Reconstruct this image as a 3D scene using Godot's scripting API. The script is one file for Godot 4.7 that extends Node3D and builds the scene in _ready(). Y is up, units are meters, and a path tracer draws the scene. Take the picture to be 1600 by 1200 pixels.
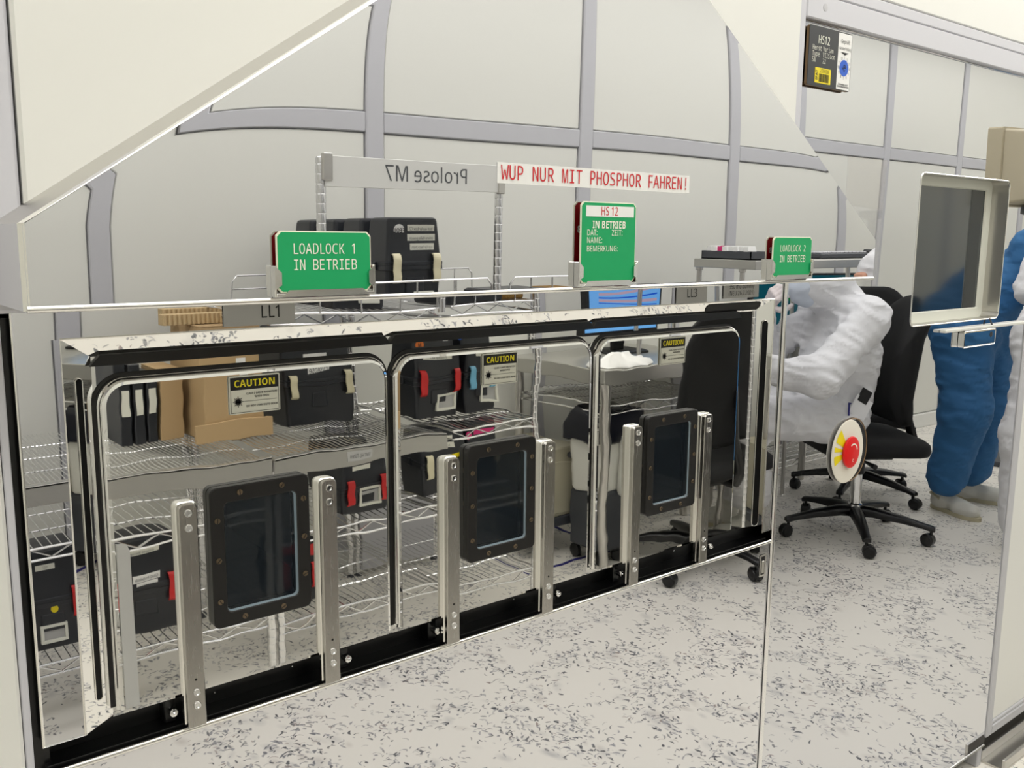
extends Node3D

# ---------------------------------------------------------------- mesh builder
class B:
	var s := {}
	var mat: Material
	var xf := Transform3D()
	var smooth := false
	var crease := 0.70

	func tri(a: Vector3, b: Vector3, c: Vector3) -> void:
		if not s.has(mat):
			s[mat] = [PackedVector3Array(), PackedByteArray(), PackedVector3Array()]
		var e = s[mat]
		e[0].append(xf * a); e[0].append(xf * b); e[0].append(xf * c)
		e[1].append(1 if smooth else 0)
		e[2].append(Vector3.ZERO); e[2].append(Vector3.ZERO); e[2].append(Vector3.ZERO)

	func trin(a: Vector3, b: Vector3, c: Vector3, na: Vector3, nb: Vector3, nc: Vector3) -> void:
		tri(a, b, c)
		var e = s[mat]
		var k: int = e[2].size()
		e[1][e[1].size() - 1] = 2
		e[2][k - 3] = (xf.basis * na).normalized(); e[2][k - 2] = (xf.basis * nb).normalized(); e[2][k - 1] = (xf.basis * nc).normalized()

	func quad(a: Vector3, b: Vector3, c: Vector3, d: Vector3) -> void:
		tri(a, b, c); tri(a, c, d)

	func cap(l: Array, flip := false) -> void:
		var m := Vector3.ZERO
		for p in l: m += p
		m /= l.size()
		for i in l.size():
			var j := (i + 1) % l.size()
			if flip: tri(m, l[i], l[j])
			else: tri(m, l[j], l[i])

	# loops run counter-clockwise seen from the last loop back to the first
	func loft(loops: Array, c0 := true, c1 := true) -> void:
		for k in loops.size() - 1:
			var l0: Array = loops[k]
			var l1: Array = loops[k + 1]
			for i in l0.size():
				var j := (i + 1) % l0.size()
				quad(l0[i], l1[i], l1[j], l0[j])
		if c0: cap(loops[0], true)
		if c1: cap(loops[loops.size() - 1])

	func box(c: Vector3, d: Vector3, bev := 0.0, basis := Basis()) -> void:
		var h := d * 0.5
		var old := xf
		xf = xf * Transform3D(basis, c)
		if bev <= 0.0:
			var p := []
			for z in [-1, 1]:
				p.append([Vector3(-h.x, -h.y, z * h.z), Vector3(h.x, -h.y, z * h.z), Vector3(h.x, h.y, z * h.z), Vector3(-h.x, h.y, z * h.z)])
			var f = p[0]; var g = p[1]
			quad(f[0], g[0], g[1], f[1]) ; quad(f[1], g[1], g[2], f[2]); quad(f[2], g[2], g[3], f[3]); quad(f[3], g[3], g[0], f[0])
			quad(g[0], g[3], g[2], g[1]); quad(f[1], f[2], f[3], f[0])
		else:
			var b := minf(bev, minf(h.x, minf(h.y, h.z)) * 0.95)
			var loops := []
			for e in [[-h.z, b], [-h.z + b, 0.0], [h.z - b, 0.0], [h.z, b]]:
				var x: float = h.x - e[1]
				var y: float = h.y - e[1]
				var t: float = b if e[1] == 0.0 else b * 0.4
				loops.append([Vector3(x, -y + t, e[0]), Vector3(x, y - t, e[0]), Vector3(x - t, y, e[0]), Vector3(-x + t, y, e[0]), Vector3(-x, y - t, e[0]), Vector3(-x, -y + t, e[0]), Vector3(-x + t, -y, e[0]), Vector3(x - t, -y, e[0])])
			loft(loops)
		xf = old

	func ring(c: Vector3, u: Vector3, v: Vector3, r: float, n: int) -> Array:
		var l := []
		for i in n:
			var a := TAU * i / n
			l.append(c + (u * cos(a) + v * sin(a)) * r)
		return l

	func tube(path: Array, r, n := 8, closed := false) -> void:
		var loops := []
		var t0: Vector3 = (path[1] - path[0]).normalized()
		var u := t0.cross(Vector3.UP if absf(t0.y) < 0.9 else Vector3.RIGHT).normalized()
		var m := path.size()
		for i in m:
			var a: Vector3 = path[maxi(i - 1, 0)] if not closed else path[(i - 1 + m) % m]
			var b: Vector3 = path[mini(i + 1, m - 1)] if not closed else path[(i + 1) % m]
			var t := (b - a).normalized()
			u = (u - t * u.dot(t)).normalized()
			var v := t.cross(u)
			var rr: float = r[i] if r is Array else r
			loops.append(ring(path[i], u, v, rr, n))
		if closed: loops.append(loops[0])
		loft(loops, not closed, not closed)

	func lathe(o: Vector3, axis: Vector3, prof: Array, n := 24) -> void:
		var t := axis.normalized()
		var u := t.cross(Vector3.UP if absf(t.y) < 0.9 else Vector3.RIGHT).normalized()
		var v := t.cross(u)
		var loops := []
		for p in prof:
			loops.append(ring(o + t * p[1], u, v, maxf(p[0], 0.00005), n))
		loft(loops)

	func words(text: String, at: Vector3, h: float, wide := 1.0, facing := Basis(), font: Font = null, centred := true, most := 0.0) -> void:
		var t := TextMesh.new()
		t.text = text
		t.font = font
		t.font_size = 32
		t.pixel_size = 0.01
		t.depth = 0.0
		t.curve_step = 3.0
		t.horizontal_alignment = HORIZONTAL_ALIGNMENT_CENTER if centred else HORIZONTAL_ALIGNMENT_LEFT
		t.vertical_alignment = VERTICAL_ALIGNMENT_CENTER
		if t.get_surface_count() == 0: return
		var a := t.surface_get_arrays(0)
		var v: PackedVector3Array = a[Mesh.ARRAY_VERTEX]
		var idx: PackedInt32Array = a[Mesh.ARRAY_INDEX]
		var k := h / 0.23
		var w := t.get_aabb().size.x * k * wide
		if most > 0.0 and w > most: wide *= most / w
		for i in range(0, idx.size(), 3):
			var q := []
			for j in 3:
				var p := v[idx[i + j]]
				q.append(at + facing * Vector3(p.x * k * wide, p.y * k, 0))
			tri(q[0], q[1], q[2])

	func mesh() -> ArrayMesh:
		var am := ArrayMesh.new()
		for m in s:
			var v: PackedVector3Array = s[m][0]
			var fl: PackedByteArray = s[m][1]
			var nn: PackedVector3Array = s[m][2]
			var fn := PackedVector3Array()
			var at := {}
			for i in fl.size():
				var x := (v[i * 3 + 2] - v[i * 3]).cross(v[i * 3 + 1] - v[i * 3])
				fn.append(x)
				if fl[i] == 1:
					for j in 3:
						var key := Vector3i((v[i * 3 + j] * 20000.0).round())
						if at.has(key): at[key].append(i)
						else: at[key] = [i]
			for i in fl.size():
				if fl[i] == 2: continue
				var f := fn[i].normalized()
				for j in 3:
					if fl[i] == 0:
						nn[i * 3 + j] = f
					else:
						var sum := Vector3.ZERO
						for o in at[Vector3i((v[i * 3 + j] * 20000.0).round())]:
							if fn[o].normalized().dot(f) > crease: sum += fn[o]
						nn[i * 3 + j] = sum.normalized() if sum.length() > 0.0 else f
			var arr := []
			arr.resize(Mesh.ARRAY_MAX)
			arr[Mesh.ARRAY_VERTEX] = v
			arr[Mesh.ARRAY_NORMAL] = nn
			am.add_surface_from_arrays(Mesh.PRIMITIVE_TRIANGLES, arr)
			am.surface_set_material(am.get_surface_count() - 1, m)
		return am

# rounded rectangle, counter-clockwise in xy; r = radius or [bl, br, tr, tl]
func rr(x0: float, y0: float, x1: float, y1: float, r, z: float, k := 5) -> Array:
	var q: Array = r if r is Array else [r, r, r, r]
	var cs := [[x0, y0, 1, 1, PI], [x1, y0, -1, 1, 1.5 * PI], [x1, y1, -1, -1, 0.0], [x0, y1, 1, -1, 0.5 * PI]]
	var l := []
	for i in 4:
		var rad: float = maxf(q[i], 0.00002)
		var c = cs[i]
		for j in k + 1:
			var a: float = c[4] + 0.5 * PI * j / k
			l.append(Vector3(c[0] + c[2] * rad + cos(a) * rad, c[1] + c[3] * rad + sin(a) * rad, z))
	return l

func mb(m: Material, sm := false) -> B:
	var b := B.new()
	b.mat = m
	b.smooth = sm
	return b

var used := {}
func numbered(n: String) -> String:
	if not used.has(n):
		used[n] = 0
		return n
	used[n] += 1
	return "%s_%03d" % [n, used[n]]

func put(b: B, called: String, parent: Node = null) -> MeshInstance3D:
	var o := MeshInstance3D.new()
	o.mesh = b.mesh()
	o.cast_shadow = GeometryInstance3D.SHADOW_CASTING_SETTING_ON
	if parent == null or parent == self:
		o.name = numbered(called)
		add_child(o)
	else:
		o.name = called
		parent.add_child(o, true)
	return o

func tag(o: Node, label: String, category: String, group := "") -> void:
	o.set_meta("label", label)
	o.set_meta("category", category)
	if group: o.set_meta("group", group)

func thing(called: String, label: String, category: String, at := Vector3.ZERO, turn := 0.0, group := "") -> Node3D:
	var o := Node3D.new()
	o.name = numbered(called)
	add_child(o)
	o.position = at
	o.rotation.y = turn
	tag(o, label, category, group)
	return o

func shell(called: String) -> Node3D:
	var o := Node3D.new()
	o.name = called
	add_child(o)
	o.set_meta("kind", "structure")
	return o

func copy_of(root: Node3D, label: String, at: Vector3, turn: float) -> Node3D:
	var r: Node3D = root.duplicate()
	r.name = numbered(String(root.name))
	add_child(r)
	r.position = at
	r.rotation.y = turn
	r.set_meta("label", label)
	return r

# ---------------------------------------------------------------- materials
var M := {}
var sans: SystemFont
var sans_bold: SystemFont
var mono: SystemFont

func mat(called: String, c: Color, rough := 0.5, metal := 0.0) -> StandardMaterial3D:
	var m := StandardMaterial3D.new()
	m.resource_name = called
	m.albedo_color = c
	m.roughness = rough
	m.metallic = metal
	M[called] = m
	return m

func noise_tex(freq: float, size: int, ramp: Array, sd: int, oct := 4) -> NoiseTexture2D:
	var n := FastNoiseLite.new()
	n.seed = sd
	n.frequency = freq
	n.fractal_octaves = oct
	var t := NoiseTexture2D.new()
	t.width = size
	t.height = size
	t.seamless = true
	t.noise = n
	var g := Gradient.new()
	g.offsets = PackedFloat32Array([0.0, 1.0])
	g.colors = PackedColorArray(ramp)
	t.color_ramp = g
	return t

func floor_picture() -> ImageTexture:
	var n := 2048
	var im := Image.create(n, n, false, Image.FORMAT_RGB8)
	im.fill(Color(0.935, 0.92, 0.885))
	var rng := RandomNumberGenerator.new()
	rng.seed = 41
	var clump := FastNoiseLite.new()
	clump.seed = 7
	clump.frequency = 0.0045
	for k in 2600:
		var x := rng.randf() * n
		var y := rng.randf() * n
		if rng.randf() > clump.get_noise_2d(x, y) * 1.7 + 0.40: continue
		var rad := rng.randf_range(6.0, 20.0)
		var c := Color(0.62, 0.62, 0.64) if rng.randf() > 0.3 else Color(0.66, 0.62, 0.60)
		var al := rng.randf_range(0.10, 0.34)
		var lean := rng.randf_range(-0.5, 0.5)
		for dy in range(-int(rad * 1.6), int(rad * 1.6) + 1):
			for dx in range(-int(rad), int(rad) + 1):
				var e := Vector2((dx - dy * lean) / rad, dy / (rad * 1.6)).length()
				if e >= 1.0: continue
				var px := posmod(int(x) + dx, n)
				var py := posmod(int(y) + dy, n)
				im.set_pixel(px, py, im.get_pixel(px, py).lerp(c, al * (1.0 - e)))
	for k in 27000:
		var x := rng.randf() * n
		var y := rng.randf() * n
		var d := clump.get_noise_2d(x, y) * 1.5 + 0.50
		if rng.randf() > d: continue
		var ang := rng.randfn(1.5, 0.55)
		var length := rng.randf_range(4.0, 20.0)
		var wide := rng.randf_range(0.8, 3.2)
		var bend := rng.randf_range(-0.09, 0.09)
		var tone := rng.randf()
		var c := Color(0.20, 0.21, 0.24)
		if tone > 0.35: c = Color(0.42, 0.43, 0.46)
		if tone > 0.65: c = Color(0.60, 0.60, 0.62)
		if tone > 0.95: c = Color(0.56, 0.50, 0.48)
		var al := rng.randf_range(0.3, 0.85)
		var i := 0.0
		while i < length:
			var f := sin(PI * i / length)
			var hw := wide * (0.35 + f)
			var cx := x + cos(ang) * i
			var cy := y + sin(ang) * i
			ang += bend
			for dx in range(-int(ceil(hw)), int(ceil(hw)) + 1):
				var cover := clampf(hw + 0.5 - absf(dx), 0.0, 1.0) * al
				if cover <= 0.0: continue
				var px := posmod(int(cx) + dx, n)
				var py := posmod(int(cy), n)
				im.set_pixel(px, py, im.get_pixel(px, py).lerp(c, cover))
			i += 1.0
	return ImageTexture.create_from_image(im)

func make_materials() -> void:
	sans = SystemFont.new(); sans.font_names = PackedStringArray(["Droid Sans"])
	sans_bold = SystemFont.new(); sans_bold.font_names = PackedStringArray(["Droid Sans"]); sans_bold.font_weight = 700
	mono = SystemFont.new(); mono.font_names = PackedStringArray(["Droid Sans Mono"])
	mat("mirror", Color(0.865, 0.868, 0.885), 0.008, 1.0)
	mat("mirror_panel", Color(0.835, 0.84, 0.86), 0.006, 1.0)
	mat("glass_edge", Color(0.50, 0.57, 0.62), 0.3)
	mat("mirror_door", Color(0.94, 0.94, 0.935), 0.012, 1.0)
	mat("chrome", Color(0.93, 0.93, 0.93), 0.06, 1.0)
	mat("edge_steel", Color(0.93, 0.925, 0.91), 0.16, 1.0)
	mat("satin_steel", Color(0.80, 0.79, 0.77), 0.32, 1.0)
	mat("brushed", Color(0.72, 0.71, 0.69), 0.3, 1.0)
	M.brushed.roughness_texture = noise_tex(0.03, 256, [Color(0.6, 0.6, 0.6), Color(1, 1, 1)], 3)
	M.brushed.uv1_triplanar = true
	M.brushed.uv1_scale = Vector3(40, 4, 40)
	mat("wire", Color(0.90, 0.90, 0.90), 0.22, 1.0)
	mat("anodised", Color(0.055, 0.05, 0.048), 0.42, 0.0)
	mat("base_black", Color(0.035, 0.036, 0.04), 0.28, 0.0)
	mat("dark_fill", Color(0.03, 0.03, 0.032), 0.35, 0.0)  # near-black: painted trough reflection round the doors, also slots, holes and fittings
	mat("screw", Color(0.52, 0.46, 0.38), 0.35, 1.0)
	mat("wall_white", Color(0.90, 0.90, 0.88), 0.38)
	mat("wall_cream", Color(0.88, 0.88, 0.85), 0.42)
	mat("panel_lilac", Color(0.87, 0.86, 0.875), 0.4)
	mat("post_grey", Color(0.75, 0.75, 0.765), 0.45)
	mat("post_light", Color(0.80, 0.80, 0.825), 0.42)
	mat("ceiling", Color(0.93, 0.93, 0.92), 0.6)
	var f := mat("vinyl", Color(1, 1, 1), 0.42)
	f.albedo_texture = floor_picture()
	f.uv1_triplanar = true
	f.uv1_world_triplanar = true
	f.uv1_scale = Vector3(0.44, 0.44, 0.44)
	mat("card_green", Color(0.0, 0.63, 0.37), 0.5)
	mat("card_red", Color(0.62, 0.03, 0.05), 0.4)
	mat("card_edge", Color(0.90, 0.89, 0.80), 0.5)
	mat("ink_white", Color(0.93, 0.94, 0.88), 0.5)
	mat("ink_red", Color(0.80, 0.08, 0.13), 0.6)
	mat("ink_black", Color(0.05, 0.05, 0.055), 0.6)
	mat("ink_grey", Color(0.35, 0.36, 0.37), 0.6)
	mat("ink_yellow", Color(0.93, 0.87, 0.12), 0.5)
	mat("paper", Color(0.93, 0.93, 0.92), 0.6)
	mat("label_grey", Color(0.70, 0.70, 0.69), 0.4)
	mat("label_cream", Color(0.88, 0.88, 0.83), 0.5)
	mat("yellow", Color(0.93, 0.85, 0.05), 0.5)
	mat("blue_dot", Color(0.10, 0.35, 0.78), 0.5)
	mat("stop_red", Color(0.88, 0.07, 0.07), 0.35)
	mat("stop_white", Color(0.90, 0.88, 0.83), 0.4)
	mat("brown_edge", Color(0.50, 0.40, 0.28), 0.5)
	mat("black_plastic", Color(0.13, 0.14, 0.16), 0.36)
	mat("black_matte", Color(0.06, 0.062, 0.068), 0.7)
	mat("chair_cloth", Color(0.05, 0.052, 0.056), 0.95)
	M.chair_cloth.rim_enabled = true
	M.chair_cloth.rim = 0.15
	mat("base_plastic", Color(0.05, 0.05, 0.055), 0.32)
	mat("clip_cream", Color(0.86, 0.83, 0.70), 0.45)
	mat("clip_red", Color(0.78, 0.13, 0.13), 0.4)
	mat("clip_blue", Color(0.45, 0.70, 0.82), 0.4)
	mat("orange", Color(0.86, 0.45, 0.14), 0.5)
	mat("pink", Color(0.85, 0.18, 0.47), 0.5)
	mat("steel_sheet", Color(0.78, 0.77, 0.75), 0.22, 1.0)
	mat("steel_dull", Color(0.72, 0.715, 0.69), 0.38, 0.75)
	mat("cardboard", Color(0.73, 0.62, 0.46), 0.85)
	mat("corrugated", Color(0.80, 0.70, 0.53), 0.85)
	mat("cork", Color(0.55, 0.44, 0.22), 0.9)
	M.cork.albedo_texture = noise_tex(0.08, 256, [Color(0.6, 0.55, 0.45), Color(1.2, 1.15, 1.0)], 12)
	M.cork.uv1_triplanar = true
	M.cork.uv1_scale = Vector3(8, 8, 8)
	mat("beige", Color(0.70, 0.68, 0.60), 0.55)
	mat("crt_beige", Color(0.72, 0.68, 0.58), 0.5)
	mat("white_plastic", Color(0.87, 0.87, 0.84), 0.4)
	mat("bag_blue", Color(0.045, 0.055, 0.11), 0.3)
	mat("dark_grey", Color(0.26, 0.27, 0.29), 0.5)
	mat("tape_blue", Color(0.12, 0.12, 0.45), 0.6)
	mat("bezel", Color(0.86, 0.865, 0.82), 0.4)
	var sc := mat("screen_off", Color(0.09, 0.13, 0.165), 0.06)
	sc.metallic_specular = 0.75
	mat("suit_white", Color(0.90, 0.90, 0.91), 0.8)
	mat("suit_blue", Color(0.20, 0.42, 0.62), 0.8)
	mat("boot", Color(0.84, 0.835, 0.80), 0.7)
	mat("sole", Color(0.76, 0.73, 0.62), 0.7)
	mat("glove", Color(0.90, 0.86, 0.86), 0.5)
	mat("mask", Color(0.80, 0.83, 0.88), 0.8)
	mat("skin", Color(0.78, 0.58, 0.48), 0.55)
	mat("eye_dark", Color(0.08, 0.06, 0.05), 0.3)
	mat("teal", Color(0.03, 0.30, 0.33), 0.4)
	var g := mat("window_glass", Color(0.16, 0.19, 0.22, 0.45), 0.03)
	g.transparency = BaseMaterial3D.TRANSPARENCY_ALPHA
	var ac := mat("acrylic", Color(0.95, 0.93, 0.90, 0.10), 0.04)
	ac.transparency = BaseMaterial3D.TRANSPARENCY_ALPHA
	mat("chamber_metal", Color(0.60, 0.61, 0.63), 0.4, 0.6)
	var lp := mat("light_diffuser", Color(0.95, 0.95, 0.95), 0.6)
	lp.emission_enabled = true
	lp.emission = Color(1.0, 0.985, 0.95)
	lp.emission_energy_multiplier = 1.2
	for e in [["screen_blue", Color(0.42, 0.68, 0.92)], ["screen_pink", Color(0.72, 0.62, 0.68)], ["screen_line", Color(0.10, 0.32, 0.78)], ["screen_teal", Color(0.02, 0.28, 0.32)], ["screen_green", Color(0.05, 0.42, 0.18)]]:
		var m := mat(e[0], e[1] * 0.4, 0.2)
		m.emission_enabled = true
		m.emission = e[1]
		m.emission_energy_multiplier = 0.8

# ---------------------------------------------------------------- scene
func _ready() -> void:
	var cam := Camera3D.new()
	add_child(cam)
	cam.fov = 45.35
	cam.near = 0.02
	var fwd := Vector3(0.61786897, -0.15756035, -0.77033283)
	cam.look_at_from_position(Vector3(0, 1.3, 0.92), Vector3(0, 1.3, 0.92) + fwd, Vector3(0.09164538, 0.98747035, -0.12846569))
	cam.current = true

	var env := Environment.new()
	env.background_mode = Environment.BG_COLOR
	env.background_color = Color(0, 0, 0)
	env.tonemap_mode = Environment.TONE_MAPPER_LINEAR
	env.tonemap_exposure = 1.12
	env.sdfgi_enabled = true
	env.ssao_enabled = true
	env.ssil_enabled = true
	var we := WorldEnvironment.new()
	we.environment = env
	add_child(we)

	make_materials()
	print("materials")
	ceiling_lights()
	room()
	print("room")
	machine_wall()
	loadlock_station()
	hood()
	service_panel()
	print("machine")
	furniture()
	boxes()
	desk_things()
	print("furniture")
	chairs()
	people()
	print("people")

const LIGHT_ENERGY := 3.6
func ceiling_lights() -> void:
	for row in 2:
		var z: float = [0.62, 1.62][row]
		var t := thing("ceiling_light", ["long white ceiling light strip along the steel machine front", "long white ceiling light strip along the shelves and benches"][row], "light", Vector3(3.7, 2.68, z))
		for k in 8:
			var b := mb(M.light_diffuser)
			b.box(Vector3(-4.2 + k * 1.2, 0, 0), Vector3(1.19, 0.012, 0.5))
			put(b, "diffuser", t)
		for s in [-1, 1]:
			var b := mb(M.post_light)
			b.box(Vector3(0, 0.005, s * 0.265), Vector3(9.66, 0.03, 0.03), 0.004)
			put(b, "light_frame", t)
		var l := AreaLight3D.new()
		l.area_size = Vector2(9.58, 0.48)
		l.area_normalize_energy = true
		l.light_energy = LIGHT_ENERGY
		l.light_color = Color(1.0, 0.99, 0.975)
		l.area_range = 14.0
		l.shadow_enabled = true
		t.add_child(l)
		l.position = Vector3(0, -0.012, 0)
		l.rotation.x = -PI / 2

func slab(b: B, x0: float, y0: float, z0: float, x1: float, y1: float, z1: float, bev := 0.0) -> void:
	b.box(Vector3(x0 + x1, y0 + y1, z0 + z1) * 0.5, Vector3(x1 - x0, y1 - y0, z1 - z0), bev)

const WALL_Z := 2.25
func room() -> void:
	var b := mb(M.vinyl)
	slab(b, -1.8, -0.12, -0.8, 9.2, 0.0, 2.45)
	var o := put(b, "floor"); o.set_meta("kind", "structure")
	b = mb(M.ceiling)
	slab(b, -1.8, 2.70, -0.8, 9.2, 2.82, 2.45)
	o = put(b, "ceiling"); o.set_meta("kind", "structure")
	b = mb(M.wall_cream)
	slab(b, -1.8, 0, -0.8, -1.68, 2.70, 2.45)
	o = put(b, "wall_left"); o.set_meta("kind", "structure")
	b = mb(M.wall_cream)
	slab(b, 9.08, 0, -0.8, 9.2, 2.70, 2.45)
	o = put(b, "wall_right"); o.set_meta("kind", "structure")
	# opposite wall: cream panels held between grey posts and rails
	var w := shell("wall_back")
	b = mb(M.post_grey)
	slab(b, -1.68, 0, WALL_Z + 0.012, 9.08, 2.70, WALL_Z + 0.12)
	put(b, "wall_core", w)
	var posts := [-1.20, -0.25, 0.72, 1.66, 2.69, 3.63, 4.62, 5.50, 6.56, 7.45, 8.4]
	var edges := [-1.68] + posts + [9.08]
	for i in posts.size():
		b = mb(M.post_grey)
		slab(b, posts[i] - 0.036, 0.08, WALL_Z - 0.010, posts[i] + 0.036, 2.70, WALL_Z + 0.02, 0.004)
		put(b, "post", w)
	for i in edges.size() - 1:
		var x0: float = edges[i] + (0.036 if i > 0 else 0.0)
		var x1: float = edges[i + 1] - (0.036 if i < posts.size() else 0.0)
		var ry := 1.665 if x0 < 4.3 else 1.805
		b = mb(M.wall_cream)
		slab(b, x0 + 0.004, 0.10, WALL_Z, x1 - 0.004, ry - 0.004, WALL_Z + 0.02, 0.003)
		put(b, "wall_panel", w)
		b = mb(M.wall_cream)
		slab(b, x0 + 0.004, ry + 0.074, WALL_Z, x1 - 0.004, 2.70, WALL_Z + 0.02, 0.003)
		put(b, "wall_panel", w)
		b = mb(M.post_grey)
		slab(b, x0, ry, WALL_Z - 0.008, x1, ry + 0.07, WALL_Z + 0.02, 0.004)
		put(b, "rail", w)
	b = mb(M.wall_white)
	slab(b, -1.68, 0.0, WALL_Z - 0.018, 9.08, 0.095, WALL_Z + 0.02, 0.004)
	o = put(b, "baseboard_back"); o.set_meta("kind", "structure")

const SEAM := 1.323
const MIRROR_END := 2.264
func machine_wall() -> void:
	var w := shell("wall_front")
	var b := mb(M.wall_white)
	# closing wall far behind the machine
	slab(b, -1.68, 0.0, -0.8, 9.08, 2.70, -0.7)
	put(b, "wall_core", w)
	# white panel left of the loadlock
	b = mb(M.panel_lilac)
	slab(b, -1.68, 0.05, -0.06, 0.118, 1.224, 0.0, 0.004)
	put(b, "wall_panel", w)
	b = mb(M.wall_white)
	slab(b, 0.1185, 0.05, -0.05, 0.146, 1.226, 0.004, 0.003)
	put(b, "panel_edge", w)
	b = mb(M.post_light)
	slab(b, 0.147, 0.05, -0.05, 0.154, 1.22, 0.001, 0.001)
	put(b, "edge_strip", w)
	b = mb(M.base_black)
	slab(b, 0.148, 0.05, -0.06, 0.170, 1.224, -0.012)
	put(b, "gap_liner", w)
	# upper white panel behind the hood with its posts
	b = mb(M.wall_white)
	slab(b, 0.172, 1.232, -0.02, 1.262, 2.70, 0.045, 0.003)
	put(b, "wall_panel", w)
	b = mb(M.post_light)
	slab(b, 0.10, 1.232, -0.02, 0.170, 2.70, 0.043, 0.003)
	put(b, "post", w)
	b = mb(M.wall_white)
	slab(b, -1.68, 1.226, -0.02, 0.0985, 2.70, 0.045, 0.003)
	put(b, "wall_panel", w)
	b = mb(M.post_light)
	slab(b, 1.264, 1.232, -0.02, 1.290, 2.70, 0.012, 0.002)
	slab(b, 1.2905, 1.232, -0.02, 1.322, 2.70, 0.012, 0.002)
	put(b, "post", w)
	# frame over the mirror panel
	b = mb(M.post_light)
	slab(b, 1.3235, 1.651, -0.02, 2.264, 1.690, 0.012, 0.002)
	slab(b, 1.3235, 1.6905, -0.02, 2.264, 1.710, 0.012, 0.002)
	put(b, "top_rail", w)
	b = mb(M.post_grey)
	b.smooth = true
	b.lathe(Vector3(1.372, 1.672, 0.012), Vector3(0, 0, 1), [[0.006, 0.0], [0.006, 0.0006], [0.0052, 0.001]], 20)
	put(b, "plug", w)
	b = mb(M.wall_white)
	slab(b, 1.3235, 1.712, -0.02, 2.264, 2.70, 0.010, 0.002)
	put(b, "wall_panel", w)
	# framed white panel past the mirror
	b = mb(M.post_grey)
	slab(b, MIRROR_END + 0.002, 0.072, -0.05, MIRROR_END + 0.030, 2.70, 0.004, 0.003)
	put(b, "post", w)
	b = mb(M.post_grey)
	slab(b, MIRROR_END + 0.030, 0.072, -0.05, 9.08, 0.098, 0.004, 0.003)
	slab(b, MIRROR_END + 0.030, 0.0985, -0.05, 9.08, 0.108, 0.002, 0.002)
	put(b, "bottom_rail", w)
	b = mb(M.wall_white)
	slab(b, MIRROR_END + 0.031, 0.109, -0.05, 9.08, 2.70, -0.002)
	put(b, "wall_panel", w)
	# aluminium floor track under the panels
	var t := thing("floor_track", "aluminium channel lying on the floor under the framed white panel", "track")
	b = mb(M.satin_steel)
	slab(b, 2.275, 0.0, -0.07, 4.2, 0.005, 0.05)
	put(b, "channel_base", t)
	for z in [-0.066, -0.01, 0.046]:
		b = mb(M.satin_steel)
		slab(b, 2.275, 0.005, z - 0.004, 4.2, 0.03, z + 0.004, 0.001)
		put(b, "channel_wall", t)

# a gently uneven sheet: grid with its own normals
func sheet(b: B, xl: Callable, xr: Callable, y0: float, y1: float, z: Callable, nx: int, ny: int) -> void:
	var P := []
	var N := []
	for j in ny + 1:
		var y := lerpf(y0, y1, float(j) / ny)
		var a: float = xl.call(y)
		var c: float = xr.call(y)
		var row := []
		var rn := []
		for i in nx + 1:
			var x := lerpf(a, c, float(i) / nx)
			row.append(Vector3(x, y, z.call(x, y)))
			var e := 0.002
			rn.append(Vector3(-(z.call(x + e, y) - z.call(x - e, y)) / (2 * e), -(z.call(x, y + e) - z.call(x, y - e)) / (2 * e), 1.0).normalized())
		P.append(row)
		N.append(rn)
	for j in ny:
		for i in nx:
			b.trin(P[j][i], P[j + 1][i], P[j + 1][i + 1], N[j][i], N[j + 1][i], N[j + 1][i + 1])
			b.trin(P[j][i], P[j + 1][i + 1], P[j][i + 1], N[j][i], N[j + 1][i + 1], N[j][i + 1])

func wave(sd: int, freq: float) -> FastNoiseLite:
	var n := FastNoiseLite.new()
	n.seed = sd
	n.frequency = freq
	n.noise_type = FastNoiseLite.TYPE_SIMPLEX_SMOOTH
	n.fractal_octaves = 1
	return n

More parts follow.
